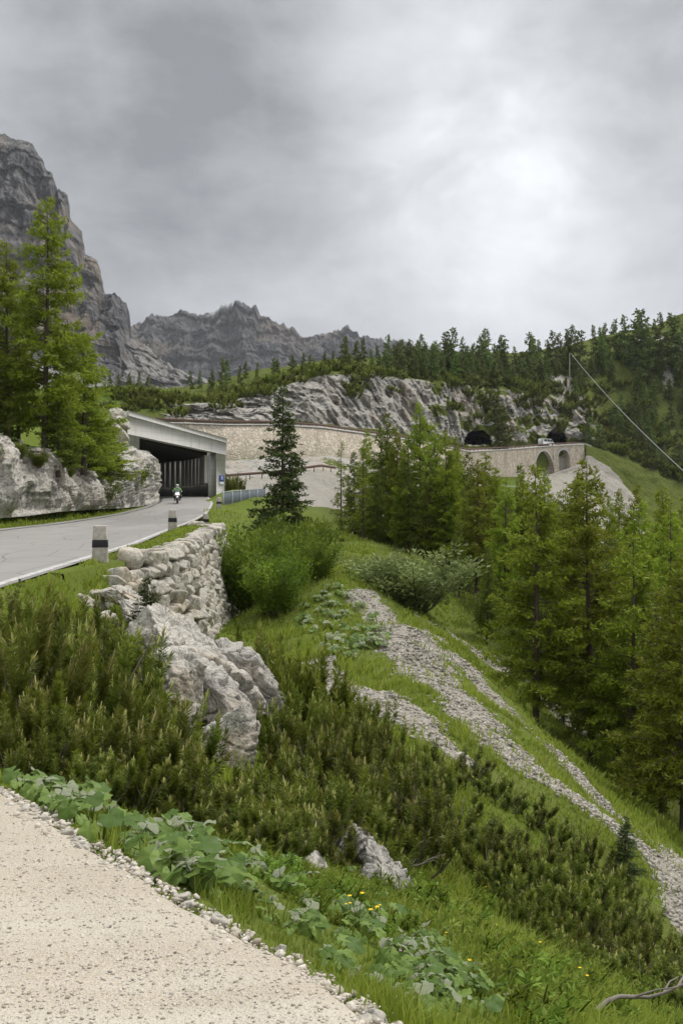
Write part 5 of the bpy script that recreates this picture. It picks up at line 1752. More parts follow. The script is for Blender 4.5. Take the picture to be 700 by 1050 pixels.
def put_shrub(p, loc, s, rz, label, group, mats, keys, cat='shrub', tilt=(0, 0)):
    o = empty(p['name'], tuple(loc), rz)
    o.rotation_euler = (tilt[0], tilt[1], rz)
    o.scale = (s[0], s[0], s[1])
    for nm, key, m in zip(('branches', 'foliage'), keys, mats):
        me = p[key]
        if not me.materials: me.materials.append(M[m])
        c = bpy.data.objects.new(nm, me); COL.objects.link(c); c.parent = o
    tag(o, label, cat, group)
    return o


def mugo(px, ytop, d, label, group, w=1.0, kind=None):
    x, y, zt = P(px, ytop, d)
    zb = gz(x, y)
    if zt - zb < .12: return
    h = float(np.clip(zt - zb, .40, 2.2)) * random.uniform(.8, 1.18)
    p = (MUGON if d < 9.5 else MUGO if d < 17 else MUGOF)
    p = p[int(abs(px) * 3 + d * 5) % len(p)]
    put_shrub(p, (x, y, zb - .06), (float(np.clip(h / p['H'], .85, 1.3)) * w * random.uniform(.85, 1.2), float(np.clip(h / p['H'], .6, 2.2))), random.uniform(0, 6.28), label, group, ('twig', 'mugo'), ('wood', 'needles'), tilt=(random.gauss(0, .13), random.gauss(.05, .13)))


LEFTM = [(-40, 620, 9.0), (-20, 640, 8.0), (0, 612, 10.5), (20, 625, 9.2), (35, 604, 11.5), (55, 612, 10.2), (70, 606, 12.0), (90, 618, 10.8), (110, 612, 12.5), (130, 628, 11.2), (8, 680, 7.6), (40, 668, 8.4), (70, 660, 9.0), (100, 656, 9.6), (130, 655, 10.2), 
         (140, 690, 10.2), (150, 722, 10.6), (175, 752, 10.0), (150, 730, 8.8), (130, 700, 8.6), (95, 700, 8.2), (60, 710, 7.8), (25, 722, 7.3), (-15, 715, 7.2), (200, 772, 9.4), (180, 765, 8.2), (150, 745, 7.9), (120, 742, 7.5), (85, 745, 7.2), (215, 775, 8.6), (195, 785, 7.6), (-30, 600, 12), (10, 600, 13), (85, 604, 14), (60, 600, 14.5)]
for q in LEFTM:
    mugo(*q, 'bristly dwarf mountain pine in the thicket between the layby and the road', 'dwarf pines left of the outcrop')
MIDM = [(252, 648, 19.5), (272, 660, 19), (290, 668, 18.5), (310, 672, 18), (330, 680, 17.5), (350, 690, 17), (300, 700, 16), (325, 712, 15.5), (350, 722, 15), (372, 706, 16.5), (385, 728, 15), (405, 735, 15), (362, 748, 13.6), (335, 738, 13.6), (308, 732, 13.8), (425, 752, 15.5), (432, 768, 14.6), (405, 765, 13.6),
        (380, 775, 12.6), (350, 770, 11.6), (322, 765, 11.4), (295, 755, 11.6), (275, 772, 12), (285, 782, 9.8), (312, 795, 9.6), (340, 800, 10), (365, 805, 10.4), (240, 800, 8.8), (262, 805, 8.2), (285, 815, 7.9), (305, 825, 8.4), (245, 832, 7.4), (225, 812, 8.0), (270, 838, 7.2), (345, 830, 9.4), (352, 842, 9.6), (384, 836, 10), (372, 846, 9.7), (335, 848, 8.6), (410, 800, 12), (432, 800, 12.4)]
for q in MIDM:
    mugo(*q, 'dwarf mountain pine with upright shoots in the clump between outcrop and scree', 'dwarf pines right of the outcrop', .95)
LOWM = [(455, 790, 15.5), (475, 785, 16.5), (495, 795, 16), (515, 805, 16), (540, 818, 16.2), (560, 830, 16), (585, 842, 16), (605, 858, 15.8), (625, 880, 15), (645, 905, 14.4), (470, 815, 14.4), (495, 825, 14), (520, 838, 14), (545, 848, 14), (570, 862, 13.8), (595, 880, 13.4), (615, 900, 13), (640, 925, 12.6), (660, 930, 13.4), (680, 950, 13),
        (500, 855, 12.8), (525, 868, 12.6), (550, 882, 12.4), (575, 898, 12), (600, 915, 11.8), (620, 935, 11.4), (645, 955, 11), (670, 970, 11), (695, 975, 11.4), (530, 895, 11.4), (555, 910, 11.2), (580, 928, 10.8), (605, 948, 10.4), (630, 970, 10), (660, 990, 9.8), (690, 1000, 9.8), (595, 960, 9.6), (705, 950, 13.2), (715, 1010, 9.6), (450, 812, 13.6)]
for q in LOWM:
    mugo(*q, 'dwarf mountain pine in the dark mat below the scree at the lower right', 'dwarf pines of the lower right mat', 1.0)
# far dwarf pines on top of the cliffs: dark cushions
n = 0
while n < 255:
    px = RT.uniform(108, 720)
    rf = RT.uniform(5.94, 6.5) if px < 600 else RT.uniform(4.5, 6.6)
    if RT.random() < .42 and px < 600: rf = RT.uniform(5.25, 6.0)
    if 4.9 < rf < 5.9 and px < 600 and noise(np.array([[px * .05, rf * 4, 1.0]]), 8)[0] < (.18 if px < 420 else -.1): continue
    b = hill_pt(rf, px)
    s = RT.uniform(2.2, 4.8) * (b[1] / 260)
    put_shrub(MUGOF[n % 3], tuple(b - [0, 0, .5]), (s * 1.25, s * .85), RT.uniform(0, 6), 'dark cushion of dwarf pine on the far rocky hillside', 'dwarf pines on the far hillside', ('twig', 'mugofar'), ('wood', 'needles'), tilt=(.3, 0))
    n += 1


# a dark thicket outside the open side of the gallery, seen between its pillars
for k, (x, y) in enumerate([(-12.6, 113.2), (-13.6, 116.5), (-15.6, 119.6), (-18.5, 122.5), (-22, 126), (-26, 129), (-30, 131.5), (-15, 116.0), (-20.5, 125)]):
    put_shrub(MUGOF[k % 3], (x, y, 3.0), (2.9, 3.6), k * 1.3, 'dark dwarf pine thicket behind the pillars of the gallery', 'dwarf pines outside the gallery', ('twig', 'mugofar'), ('wood', 'needles'))


# ------------------------------------------------------------------ leafy shrubs
def shrub_proto(name, seed, H=2.6, stems=26, leaves=260, ll=.11, lw=.035, spread=.5):
    r = np.random.default_rng(seed)
    wood, lf = Geo(), Geo()
    for k in range(stems):
        az = r.uniform(0, 2 * np.pi); s = r.uniform(.15, spread)
        h = H * r.uniform(.55, 1.05) * (1 - .35 * s)
        t = np.linspace(0, 1, 7)
        q = np.c_[np.cos(az) * h * s * t ** 1.2, np.sin(az) * h * s * t ** 1.2, h * (t - .12 * t ** 3)] + np.r_[np.cos(az), np.sin(az), 0] * .15 + np.r_[0, 0, -.15]
        q[1:] += r.normal(0, .05, (6, 3)).cumsum(0) * .6
        wood.tube(q, np.linspace(.022, .005, 7), 5, cap=False)
        u = r.uniform(.22, 1.0, leaves)
        b = np.c_[[np.interp(u, t, q[:, i]) for i in range(3)]].T
        side = rnd_unit(r, leaves) * (r.uniform(.02, .30, leaves) * H / 2.6)[:, None]
        side[:, 2] *= .6
        b = b + side
        a = side / (np.linalg.norm(side, axis=1)[:, None] + 1e-9) * .8 + np.array([0, 0, .5]) + rnd_unit(r, leaves) * .5
        a /= np.linalg.norm(a, axis=1)[:, None]
        V, Fc = cards(b, a, ll * r.uniform(.7, 1.3, leaves), lw * r.uniform(.7, 1.3, leaves), r)
        lf.add(V, Fc, np.repeat(np.clip(r.uniform(.1, .9) + r.normal(0, .15, leaves), 0, 1), 4))
    return dict(name=name, wood=wood.mesh('branches', True), leaves=lf.mesh('foliage'), H=H)


WIL = [shrub_proto('willow_shrub', 700 + k, 2.6, 44, 260, .13, .045, .62) for k in range(2)]
PALE = [shrub_proto('willow_shrub', 710, 2.2, 34, 220, .12, .045, .7)]
HERB = [shrub_proto('herb_plant', 720 + k, .42, 16, 42, .060, .020, .55) for k in range(3)]


def shrub(ps, px, ytop, d, label, mat, w=1.0, group=None, zoff=-.1):
    x, y, zt = P(px, ytop, d); zb = gz(x, y)
    p = ps[int(px) % len(ps)]
    s = max(zt - zb, .2) / p['H']
    put_shrub(p, (x, y, zb + zoff), (s * w, s), random.uniform(0, 6), label, group, ('twig', mat), ('wood', 'leaves'))


shrub(WIL, 258, 512, 44, 'bright green leafy shrub right of the dry stone wall, left of the spruce', 'willow', .9)
shrub(WIL, 300, 503, 47, 'tallest bright green leafy shrub, right in front of the tall spruce', 'willow', .95)
shrub(WIL, 325, 535, 43, 'bright green leafy shrub at the right end of the shrub group', 'willow', .9)
shrub(WIL, 285, 545, 40, 'low bright green leafy shrub in front of the shrub group', 'willow', 1.0)
shrub(WIL, 240, 540, 50, 'small green shrub squeezed against the end of the dry stone wall', 'willow', .8)
shrub(PALE, 425, 540, 43, 'pale grey green willow at the top of the scree', 'palewillow', 1.5)
shrub(PALE, 395, 553, 45, 'smaller grey green willow left of the pale one at the top of the scree', 'palewillow', 1.3)
shrub(WIL, 350, 548, 58, 'dull green shrub below the thin half bare larch', 'willow', 1.2)
shrub(WIL, 375, 556, 64, 'green shrub at the foot of the sparse slender larch', 'willow', 1.2)
shrub(PALE, 520, 985, 6.6, 'pale green sapling bush beside the dead branch at the bottom', 'palewillow', 1.2)
shrub(WIL, 505, 950, 7.6, 'leafy young willow between the yellow flowers and the dwarf pine mat', 'willow', 1.0)
shrub(WIL, 130, 470, 90, 'green bush growing on the rock knob beside the portal', 'willow', .9, zoff=.6)
shrub(WIL, 98, 470, 79, 'green bush on the lip of the rock face under the larches', 'willow', .9, zoff=-.6)
for k, (px, py, d, zo) in enumerate([(18, 462, 59.5, -.8), (40, 470, 64, -.9), (68, 484, 70.5, -.8), (84, 486, 74.5, -.9), (108, 494, 83, -.6), (52, 478, 67, -.9), (144, 486, 92.5, -1.5)]):
    b = P(px, py + 4, d - 1.0)
    put_shrub(WIL[k % 2], tuple(b - [0, 0, .3]), (.62, .5), k, 'green bush spilling over the lip of the pale rock face by the road', 'bushes on the rock face', ('twig', 'willow'), ('wood', 'leaves'))
# young spruces by the wall and the outcrop
plant_top(SPRUCE, 150, 590, 19, 'young spruce growing in front of the dry stone wall', k=0, minh=.8, sx=1.7)
plant_top(SPRUCE, 172, 628, 18.5, 'smallest young spruce beside the pale ridge of rock', k=1, minh=.4, sx=1.7)


# ------------------------------------------------------------------ butterburs, herbs, flowers
def butterbur_proto(seed, nleaf=6):
    r = np.random.default_rng(seed)
    lf, st = Geo(), Geo()
    for k in range(nleaf):
        az = k / nleaf * 2 * np.pi + r.uniform(-.5, .5)
        h = r.uniform(.10, .24); out = r.uniform(.06, .22); R_ = r.uniform(.055, .105)
        tip = np.array([math.cos(az) * out, math.sin(az) * out, h])
        st.tube([(0, 0, -.02), (tip[0] * .4, tip[1] * .4, h * .6), tip], [.006, .005, .004], 5, cap=False)
        n = 22
        a = np.linspace(-np.pi * .93, np.pi * .93, n)
        rr = R_ * (1 + .12 * np.cos(a) + .05 * np.sin(a * 7)) * np.where(np.abs(a) > 2.5, 1.15, 1) * (1 + .18 * np.exp(-(a / .35) ** 2))
        ring = [np.c_[np.cos(a) * rr * q + R_ * .25, np.sin(a) * rr * q, (-.12 * q ** 2 + .14 * np.abs(np.sin(a)) * q + .05 * np.sin(a * 5 + seed) * q ** 2) * R_ * 2] for q in (.4, .75, 1.0)]
        V = np.r_[[[R_ * .25 * .2, 0, 0]], ring[0], ring[1], ring[2]]
        Q = rotm(r.uniform(-.6, .6), r.uniform(-.25, .95), 0)
        V = V @ Q.T @ rotm(0, 0, az).T + tip
        v0 = r.uniform(.05, .95)
        lf.add(V, np.array([[0, 1 + i, 2 + i] for i in range(n - 1)]), v0)
        i = np.arange(n - 1)
        lf.F.setdefault(4, []).append(np.concatenate([np.stack([1 + b * n + i, 1 + (b + 1) * n + i, 2 + (b + 1) * n + i, 2 + b * n + i], -1) for b in (0, 1)]) + lf.n - len(V))
    return dict(name='butterbur_plant', wood=st.mesh('stalks', True), leaves=lf.mesh('leaves', False), H=.3)


BUR = [butterbur_proto(800 + k, 5 + k) for k in range(4)]


def on_ground3(px, py):
    q = on_ground(px, py)
    return None if q is None else (q[0], q[1], gz(q[0], q[1]))


def scatter(poly, n, seed, fn, jitter=0):
    """n points inside a photo polygon, dropped on the ground"""
    r = np.random.default_rng(seed)
    poly = np.array(poly, float)
    lo, hi = poly.min(0), poly.max(0)
    k = tries = 0
    while k < n and tries < n * 40:
        tries += 1
        p = r.uniform(lo, hi)
        ins = False
        j = len(poly) - 1
        for i in range(len(poly)):
            if (poly[i, 1] > p[1]) != (poly[j, 1] > p[1]) and p[0] < (poly[j, 0] - poly[i, 0]) * (p[1] - poly[i, 1]) / (poly[j, 1] - poly[i, 1]) + poly[i, 0]:
                ins = not ins
            j = i
        if not ins: continue
        q = on_ground3(*p)
        if q is None: continue
        fn(q, r, k)
        k += 1


def bur(lo, hi, label, group):
    def f(q, r, k):
        p = BUR[r.integers(4)]
        s = r.uniform(lo, hi)
        o = put_shrub(p, q, (s, s), r.uniform(0, 6.28), label, group, ('herb', 'butterbur'), ('wood', 'leaves'), 'plant', (r.uniform(-.2, .2), r.uniform(-.2, .2)))
    return f


# along the layby edge (tall leaves), further down the edge, and the far colony on the slope
scatter([(0, 800), (20, 780), (110, 800), (200, 850), (235, 890), (250, 930), (190, 915), (110, 868), (40, 825)], 80, 1, bur(.42, .78, 'butterbur with broad green leaves at the edge of the gravel layby', 'butterburs along the layby'), )
scatter([(225, 885), (330, 880), (460, 945), (560, 1045), (410, 1048), (330, 985), (260, 935)], 95, 2, bur(.22, .44, 'butterbur with whitish turned up leaves on the bank below the layby', 'whitish butterburs on the bank'))
scatter([(325, 598), (362, 610), (400, 660), (385, 690), (340, 680), (300, 645)], 70, 3, bur(.8, 1.2, 'butterbur in the pale leafy colony on the slope below the shrubs', 'butterburs of the slope colony'))
scatter([(385, 1000), (430, 985), (500, 1000), (560, 1046), (410, 1049)], 24, 8, bur(.30, .52, 'larger butterbur with pale leaves at the bottom edge near the layby', 'butterburs at the bottom edge'))


def herb(lo, hi, label, group):
    def f(q, r, k):
        p = HERB[r.integers(3)]; s = r.uniform(lo, hi)
        put_shrub(p, (q[0], q[1], q[2] - .02), (s * 1.2, s), r.uniform(0, 6.28), label, group, ('herb', 'herb'), ('wood', 'leaves'), 'plant')
    return f


scatter([(400, 900), (470, 880), (540, 930), (640, 1000), (690, 1048), (520, 1048), (440, 960)], 150, 4, herb(.35, .8, 'leafy green herb on the bank at the bottom of the picture', 'herbs on the bank'))
scatter([(230, 880), (400, 890), (440, 960), (330, 950)], 70, 5, herb(.25, .5, 'low green herb among the butterburs by the layby', 'herbs among the butterburs'))


def flower_proto(seed, mat):
    r = np.random.default_rng(seed)
    st, pe = Geo(), Geo()
    for k in range(2):
        a = r.uniform(0, 6.28); h = r.uniform(.12, .3)
        e = np.array([math.cos(a) * .07, math.sin(a) * .07, h])
        st.tube([(0, 0, -.02), e * [.4, .4, .6], e], .003, 4, cap=False)
        for j in range(9):
            b = j / 9 * 6.283
            u = np.array([math.cos(b), math.sin(b), .25]); w = np.array([-math.sin(b), math.cos(b), 0])
            pe.add([e, e + u * .009 + w * .0045, e + u * .018, e + u * .009 - w * .0045], [[0, 1, 2, 3]], .5)
    return dict(name='wild_flower', wood=st.mesh('stalks'), leaves=pe.mesh('petals'), H=.3, mat=mat)


FLO = [flower_proto(900 + k, 'yellow') for k in range(3)]
PNK = flower_proto(910, 'pink')


def flo(q, r, k):
    s = r.uniform(.5, .85)
    o = put_shrub(FLO[k % 3], q, (s, s), r.uniform(0, 6), 'small yellow wild flower blooming in the grass of the bank', 'yellow flowers on the bank', ('herb', 'yellow'), ('wood', 'leaves'), 'flower')


scatter([(200, 870), (330, 890), (430, 930), (600, 1000), (600, 1040), (430, 1000), (300, 930)], 13, 6, flo)
scatter([(420, 860), (520, 880), (540, 920), (450, 920)], 5, 7, flo)
q = on_ground3(412, 1010)
put_shrub(PNK, q, (.45, .45), 0, 'single pink wild flower among the whitish butterburs', None, ('herb', 'pink'), ('wood', 'leaves'), 'flower')


# dead branch at the bottom right, and one under the dwarf pines
def dead_branch(px, py, d, L, rz, label, seed):
    r = np.random.default_rng(seed)
    q = P(px, py, d); q[2] = gz(q[0], q[1]) + .12
    g = Geo()
    t = np.linspace(0, 1, 9)
    m = np.c_[t * L, .06 * L * np.sin(t * 5), .10 * L * t + .03 * np.sin(t * 9)]
    g.tube(m, np.linspace(.018, .005, 9), 6)
    for k in (3, 5, 6, 7):
        s = r.choice([-1, 1]); l = L * r.uniform(.18, .35)
        g.tube([m[k], m[k] + [l * .5, s * l * .35, l * .25], m[k] + [l, s * l * .5, l * .3]], [.009, .006, .003], 5)
    o = g.build('fallen_branch', M['wood'], None, True, tuple(q))
    o.rotation_euler = (0, R(-6), rz)
    tag(o, label, 'branch')


dead_branch(610, 1044, 6.3, .75, R(10), 'bare grey dead branch lying at the bottom right', 1)
dead_branch(405, 836, 11.5, .5, R(8), 'grey bare branch reaching out under the dwarf pines over the grass', 2)


# ------------------------------------------------------------------ grass, stones (too many to count)
def grass():
    r = np.random.default_rng(33)
    n = 420000
    d = np.exp(r.uniform(np.log(3.0), np.log(85), n))
    u = r.uniform(-.42, .42, n)
    x, y = u * d, d
    sd = crest_sd(x, y)
    s = xl(y) - x
    sm = scree_mask(x, y)
    p = np.ones(n)
    p *= np.where(sd < 0, np.where((x > xr(y) + .15) & (y > 9.0 + r.uniform(0, 2, n)), 1.0, np.where((s > .1) & (s < 3.5) & (y > 30), 1.0, 0)), 1)
    p *= np.where((sd > 0) & (sd < .35) & (y < 9), sstep(.0, .35, sd + fbm(np.c_[x * 3, y * 3, x * 0], 3, 71) * .2), 1)
    p *= np.clip(1 - sm * 1.0, .07, 1)
    lit = sstep(0, 5, x - np.interp(y, [0, 20, 30, 34, 44, 48, 62, 100], [60, 14, 11.5, 9.2, 6.5, 4.5, 1, -4]))
    p *= 1 - .85 * lit
    pat = fbm(np.c_[x * .7, y * .7, x * 0], 4, 72)
    p *= np.clip(.75 + pat * 1.3, .15, 1)
    k = r.random(n) < p
    x, y, d, pat = x[k], y[k], d[k], pat[k]
    n = len(x)
    z = ground(x, y)
    h = (.045 + .11 * r.random(n) ** 1.8) * np.clip(.75 + d / 35, .8, 1.8) * np.clip(1 + pat, .6, 1.5)
    h *= np.where((x > xr(y)) & (crest_sd(x, y) < 0), .55, 1)
    w = .0022 * np.clip(d / 3.5, 1.0, 14) * r.uniform(.7, 1.5, n)
    az = r.uniform(0, 2 * np.pi, n)
    lean = r.uniform(.1, .8, n) * h
    wd = np.c_[-np.sin(az), np.cos(az), az * 0] * w[:, None]
    ld = np.c_[np.cos(az), np.sin(az), az * 0]
    ld[:, 0] += .35                      # blades hang down the slope
    b = np.c_[x, y, z - .01]
    m = b + ld * (lean * .35)[:, None] + np.c_[az * 0, az * 0, h * .65]
    t = b + ld * lean[:, None] + np.c_[az * 0, az * 0, h]
    V = np.stack([b - wd, b + wd, m + wd * .8, m - wd * .8, t], 1).reshape(-1, 3)
    i = np.arange(n)[:, None] * 5
    v = np.clip(.5 + pat * .9 + r.normal(0, .22, n), 0, 1)
    v = np.where(r.random(n) < .05, 1.7, v)
    me = make_mesh('grass', V, [i + np.array([[0, 1, 2, 3]]), i + np.array([[3, 2, 4]])], {'v': np.repeat(v, 5)})
    tag(link('grass', me, M['grass']), kind='stuff')


grass()


def pebbles(name, n, sampler, smin, smax, mat, seed, power=2.2, dz=.2):
    r = np.random.default_rng(seed)
    x, y = sampler(r, n)
    n = len(x)
    z = ground(x, y, name != 'gravel_stones')
    if name == 'gravel_stones':
        z = layby_z(x, y)
    bv, bf = ico(1)
    keep = r.choice(len(bv), len(bv), replace=False)
    s = (smin + (smax - smin) * r.random(n) ** power)
    vari = [boulder(1000 + k, 1, 7, (.5, .95), .05) for k in range(8)]
    Vs, Fs, A = [], [], []
    off = 0
    which = r.integers(0, 8, n)
    for k in range(8):
        m = which == k
        if not m.any(): continue
        bv, bf = vari[k]
        c = m.sum()
        a = r.uniform(0, 6.28, c); b2 = r.uniform(-.6, .6, c)
        ca, sa, cb, sb = np.cos(a), np.sin(a), np.cos(b2), np.sin(b2)
        sc = s[m][:, None] * np.c_[r.uniform(.8, 1.3, c), r.uniform(.7, 1.1, c), r.uniform(.45, .85, c)]
        q = bv[None] * sc[:, None]
        q = np.stack([q[..., 0] * cb[:, None] + q[..., 2] * sb[:, None], q[..., 1], -q[..., 0] * sb[:, None] + q[..., 2] * cb[:, None]], -1)
        q = np.stack([q[..., 0] * ca[:, None] - q[..., 1] * sa[:, None], q[..., 0] * sa[:, None] + q[..., 1] * ca[:, None], q[..., 2]], -1)
        q = q + np.c_[x[m], y[m], z[m] + s[m] * dz][:, None]
        Vs.append(q.reshape(-1, 3)); Fs.append((bf[None] + (np.arange(c) * len(bv))[:, None, None]).reshape(-1, 3) + off)
        A.append(np.repeat(r.random(c), len(bv)))
        off += c * len(bv)
    me = make_mesh(name, np.concatenate(Vs), [np.concatenate(Fs)], {'v': np.concatenate(A)})
    tag(link(name, me, mat), kind='stuff')


def pebble_mat(name, stops):
    t = NT(name)
    v = t.attr('v')
    c = t.ramp(v, stops)
    c = t.mix(t.math('MULTIPLY', t.noise(t.pos(), 25, 4), .35), c, (.3, .27, .22))
    return t.bsdf(c, .9, None, .15)


def samp_layby(r, n):
    d = np.exp(r.uniform(np.log(2.9), np.log(8), n)); u = r.uniform(-.37, .15, n)
    x = u * d
    k = crest_sd(x, d) < .02 + r.normal(0, .04, n)
    return x[k], d[k]


def samp_edge(r, n):
    d = r.uniform(2.9, 6.6, n)
    x = crest_x(d) + np.abs(r.normal(0, .09, n)) * r.choice([-1, .7], n)
    return x, d


def samp_scree(r, n):
    d = np.exp(r.uniform(np.log(13), np.log(50), n)); x = r.uniform(-.1, .4, n) * d
    k = scree_mask(x, d) * (crest_sd(x, d) > .5) > r.uniform(.04, .85, n)
    return x[k], d[k]


PM = pebble_mat('layby_pebbles', [(0, (.30, .26, .20)), (.3, (.48, .43, .35)), (.85, (.62, .57, .49)), (.975, (.60, .57, .52)), (.985, (.16, .15, .14)), (1, (.24, .22, .20))])
pebbles('gravel_stones', 15000, samp_layby, .002, .0095, PM, 1, 2.8)
pebbles('edge_gravel', 1500, samp_edge, .006, .026, PM, 2, 2.6, .3)
pebbles('scree_stones', 150000, samp_scree, .009, .070, pebble_mat('scree_stones', [(0, (.16, .147, .12)), (.4, (.30, .278, .235)), (1, (.46, .43, .375))]), 3, 3.2)

# bigger stones along the rim of the layby
r_ = np.random.default_rng(9)
for k in range(30):
    y = r_.uniform(3.1, 6.3); x = crest_x(y) + r_.normal(-.02, .06)
    V, Fc = boulder(1200 + k % 9, 3, 9, (.5, .95), .10)
    s = r_.uniform(.018, .040)
    V = V * s * np.array([1.2, .9, .7])
    o = link('stone', make_mesh('stone', V, [Fc], {'g': np.zeros(len(V))}), M['boulders'], None, (x, y, gz(x, y) + s * .35))
    o.rotation_euler = (0, 0, r_.uniform(0, 6))
    tag(o, 'pale angular stone on the rim of the gravel layby', 'stone', 'stones along the layby rim')

# ------------------------------------------------------------------ camera, light, sky
cam = bpy.data.cameras.new('camera')
cam.sensor_fit = 'VERTICAL'; cam.sensor_height = 36; cam.sensor_width = 24
cam.lens = F / 1050 * 36
cam.shift_y = (HY - 525) / 1050
cam.clip_start = .1; cam.clip_end = 20000
co = bpy.data.objects.new('camera', cam); COL.objects.link(co)
co.rotation_euler = (R(90), 0, 0)
scene.camera = co

SUN_EL, SUN_AZ = 58.0, 62.0            # azimuth clockwise from the view direction (+y)
sl = bpy.data.lights.new('sun', 'SUN'); sl.energy = 1.5; sl.angle = R(14); sl.color = (1, .955, .89)
so = bpy.data.objects.new('sun', sl); COL.objects.link(so)
dv = Vector((math.sin(R(SUN_AZ)) * math.cos(R(SUN_EL)), math.cos(R(SUN_AZ)) * math.cos(R(SUN_EL)), math.sin(R(SUN_EL))))
so.rotation_euler = (-dv).to_track_quat('-Z', 'Y').to_euler()

wd = bpy.data.worlds.new('World'); scene.world = wd; wd.use_nodes = True
nt = wd.node_tree; nt.nodes.clear()
N = lambda typ, **kw: (lambda nd: [setattr(nd, k, v) for k, v in kw.items()] and nd or nd)(nt.nodes.new(typ))
L_ = nt.links.new
out = N('ShaderNodeOutputWorld'); bg = N('ShaderNodeBackground'); L_(bg.outputs[0], out.inputs[0])
bg.inputs[1].default_value = .1
sky = N('ShaderNodeTexSky', sky_type='NISHITA', sun_disc=False, sun_elevation=R(SUN_EL), sun_rotation=R(SUN_AZ), altitude=2000)
tc = N('ShaderNodeTexCoord')
sep = N('ShaderNodeSeparateXYZ'); L_(tc.outputs['Generated'], sep.inputs[0])


def mth(op, a, b=0.0, cl=False):
    nd = N('ShaderNodeMath', operation=op, use_clamp=cl)
    for k, v in ((0, a), (1, b)):
        if isinstance(v, bpy.types.NodeSocket): L_(v, nd.inputs[k])
        else: nd.inputs[k].default_value = v
    return nd.outputs[0]


def lobe(px, py, sharp):
    """soft bright or dark patch of cloud about a direction"""
    v = Vector(P(px, py, 1.0)).normalized()
    vd = N('ShaderNodeVectorMath', operation='DISTANCE'); L_(tc.outputs['Generated'], vd.inputs[0]); vd.inputs[1].default_value = v
    x = mth('DIVIDE', vd.outputs['Value'], sharp)
    return mth('POWER', 2.718, mth('MULTIPLY', mth('MULTIPLY', x, x), -1.0))


zc = mth('ADD', mth('MAXIMUM', sep.outputs[2], 0.0), .22)
cmb = N('ShaderNodeCombineXYZ')
L_(mth('DIVIDE', sep.outputs[0], zc), cmb.inputs[0]); L_(mth('DIVIDE', sep.outputs[1], zc), cmb.inputs[1])


def wnoise(sc, det, rough, off, dist=0.0):
    mp = N('ShaderNodeMapping'); L_(cmb.outputs[0], mp.inputs[0]); mp.inputs['Location'].default_value = off
    nd = N('ShaderNodeTexNoise'); L_(mp.outputs[0], nd.inputs['Vector'])
    nd.inputs['Scale'].default_value = sc; nd.inputs['Detail'].default_value = det; nd.inputs['Roughness'].default_value = rough; nd.inputs['Distortion'].default_value = dist
    return nd.outputs['Fac']


mp_ = N('ShaderNodeMapping'); L_(tc.outputs['Generated'], mp_.inputs[0]); mp_.inputs['Scale'].default_value = (1, 1, 1.7)


def dnoise(sc, det, rough, dist, w):
    nd = N('ShaderNodeTexNoise', noise_dimensions='4D'); L_(mp_.outputs[0], nd.inputs['Vector']); nd.inputs['W'].default_value = w
    nd.inputs['Scale'].default_value = sc; nd.inputs['Detail'].default_value = det; nd.inputs['Roughness'].default_value = rough; nd.inputs['Distortion'].default_value = dist
    return mth('SUBTRACT', nd.outputs['Fac'], .5)


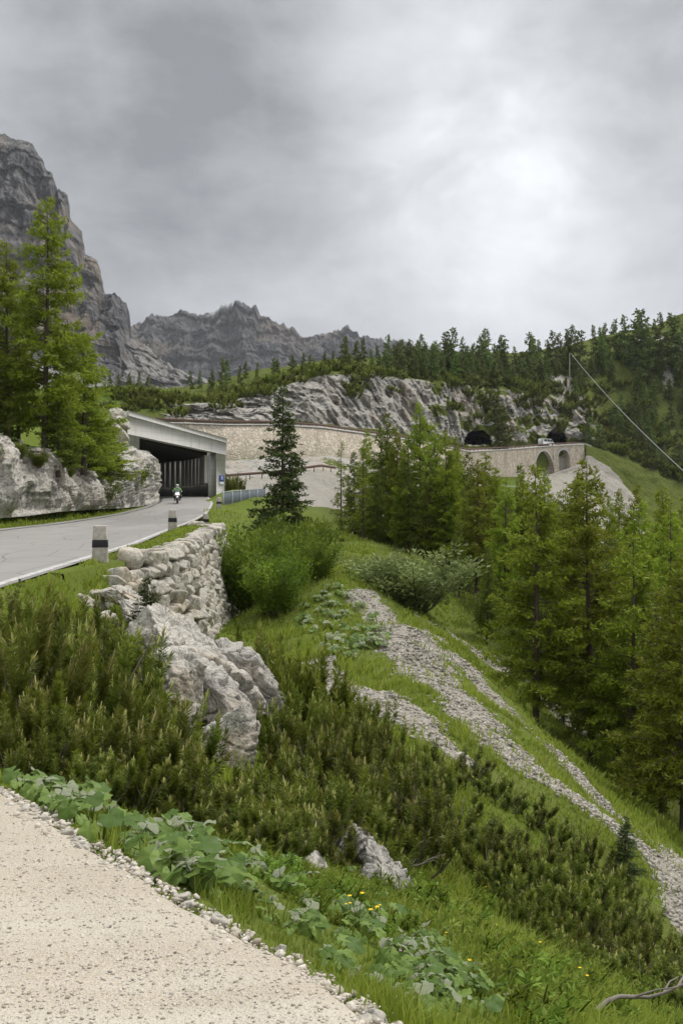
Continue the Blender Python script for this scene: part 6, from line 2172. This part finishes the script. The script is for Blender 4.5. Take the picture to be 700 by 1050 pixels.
b = mth('ADD', mth('MULTIPLY', dnoise(4.2, 8, .58, .25, 2.3), 3.7), 3.45)                     # cloud radiance in sky units
b = mth('ADD', b, mth('MULTIPLY', dnoise(11, 7, .6, .35, 5.1), 2.4))
b = mth('ADD', b, mth('MULTIPLY', mth('MULTIPLY', lobe(510, 180, .13), mth('ADD', mth('MULTIPLY', dnoise(9, 5, .55, .6, 8.0), 3.6), .95)), 1.75))
b = mth('ADD', b, mth('MULTIPLY', lobe(560, 260, .16), 1.1))
b = mth('ADD', b, mth('MULTIPLY', lobe(400, 40, .08), 1.7))
b = mth('ADD', b, mth('MULTIPLY', lobe(225, 130, .19), -1.35))
b = mth('ADD', b, mth('MULTIPLY', lobe(640, 110, .08), -.6))
b = mth('ADD', b, mth('MULTIPLY', mth('SUBTRACT', mth('MAXIMUM', sep.outputs[2], .45), .45), 16.0))   # sky brightened overhead, out of view, to light the scene
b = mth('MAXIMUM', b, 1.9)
grey = N('ShaderNodeCombineColor')
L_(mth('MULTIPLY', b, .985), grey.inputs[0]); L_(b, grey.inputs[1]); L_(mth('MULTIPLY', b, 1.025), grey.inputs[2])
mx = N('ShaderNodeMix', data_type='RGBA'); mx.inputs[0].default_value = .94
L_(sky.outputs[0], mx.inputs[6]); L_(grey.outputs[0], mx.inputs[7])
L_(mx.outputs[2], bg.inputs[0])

vs = scene.view_settings
vs.view_transform = 'Standard'; vs.look = 'None'; vs.exposure = 0.72; vs.gamma = 1.0; vs.use_curve_mapping = False
cy = scene.cycles
cy.max_bounces = 6; cy.diffuse_bounces = 4; cy.glossy_bounces = 2; cy.transmission_bounces = 3; cy.volume_bounces = 0; cy.transparent_max_bounces = 4
cy.use_denoising = True
cy.use_adaptive_sampling = True; cy.adaptive_threshold = .015

# ------------------------------------------------------------------ the air of the valley: one box of thin haze
hm = bpy.data.materials.new('haze'); hm.use_nodes = True
hm.node_tree.nodes.clear()
ho = hm.node_tree.nodes.new('ShaderNodeOutputMaterial'); pv = hm.node_tree.nodes.new('ShaderNodeVolumePrincipled')
pv.inputs['Color'].default_value = (.92, .95, 1, 1); pv.inputs['Density'].default_value = .00006
hm.node_tree.links.new(pv.outputs[0], ho.inputs['Volume'])
lo, hi = np.array([1e9] * 3), np.array([-1e9] * 3)
for o in list(COL.objects):
    if o.type == 'MESH' and o.get('kind') in ('structure', 'stuff'):
        for c in o.bound_box:
            w_ = o.matrix_world @ Vector(c)
            lo = np.minimum(lo, w_[:]); hi = np.maximum(hi, w_[:])
lo -= [60, 60, 1.0]; hi += [60, 60, 3.0]
hz = Geo().box((lo + hi) / 2, hi - lo).build('haze', hm)
tag(hz, kind='stuff')
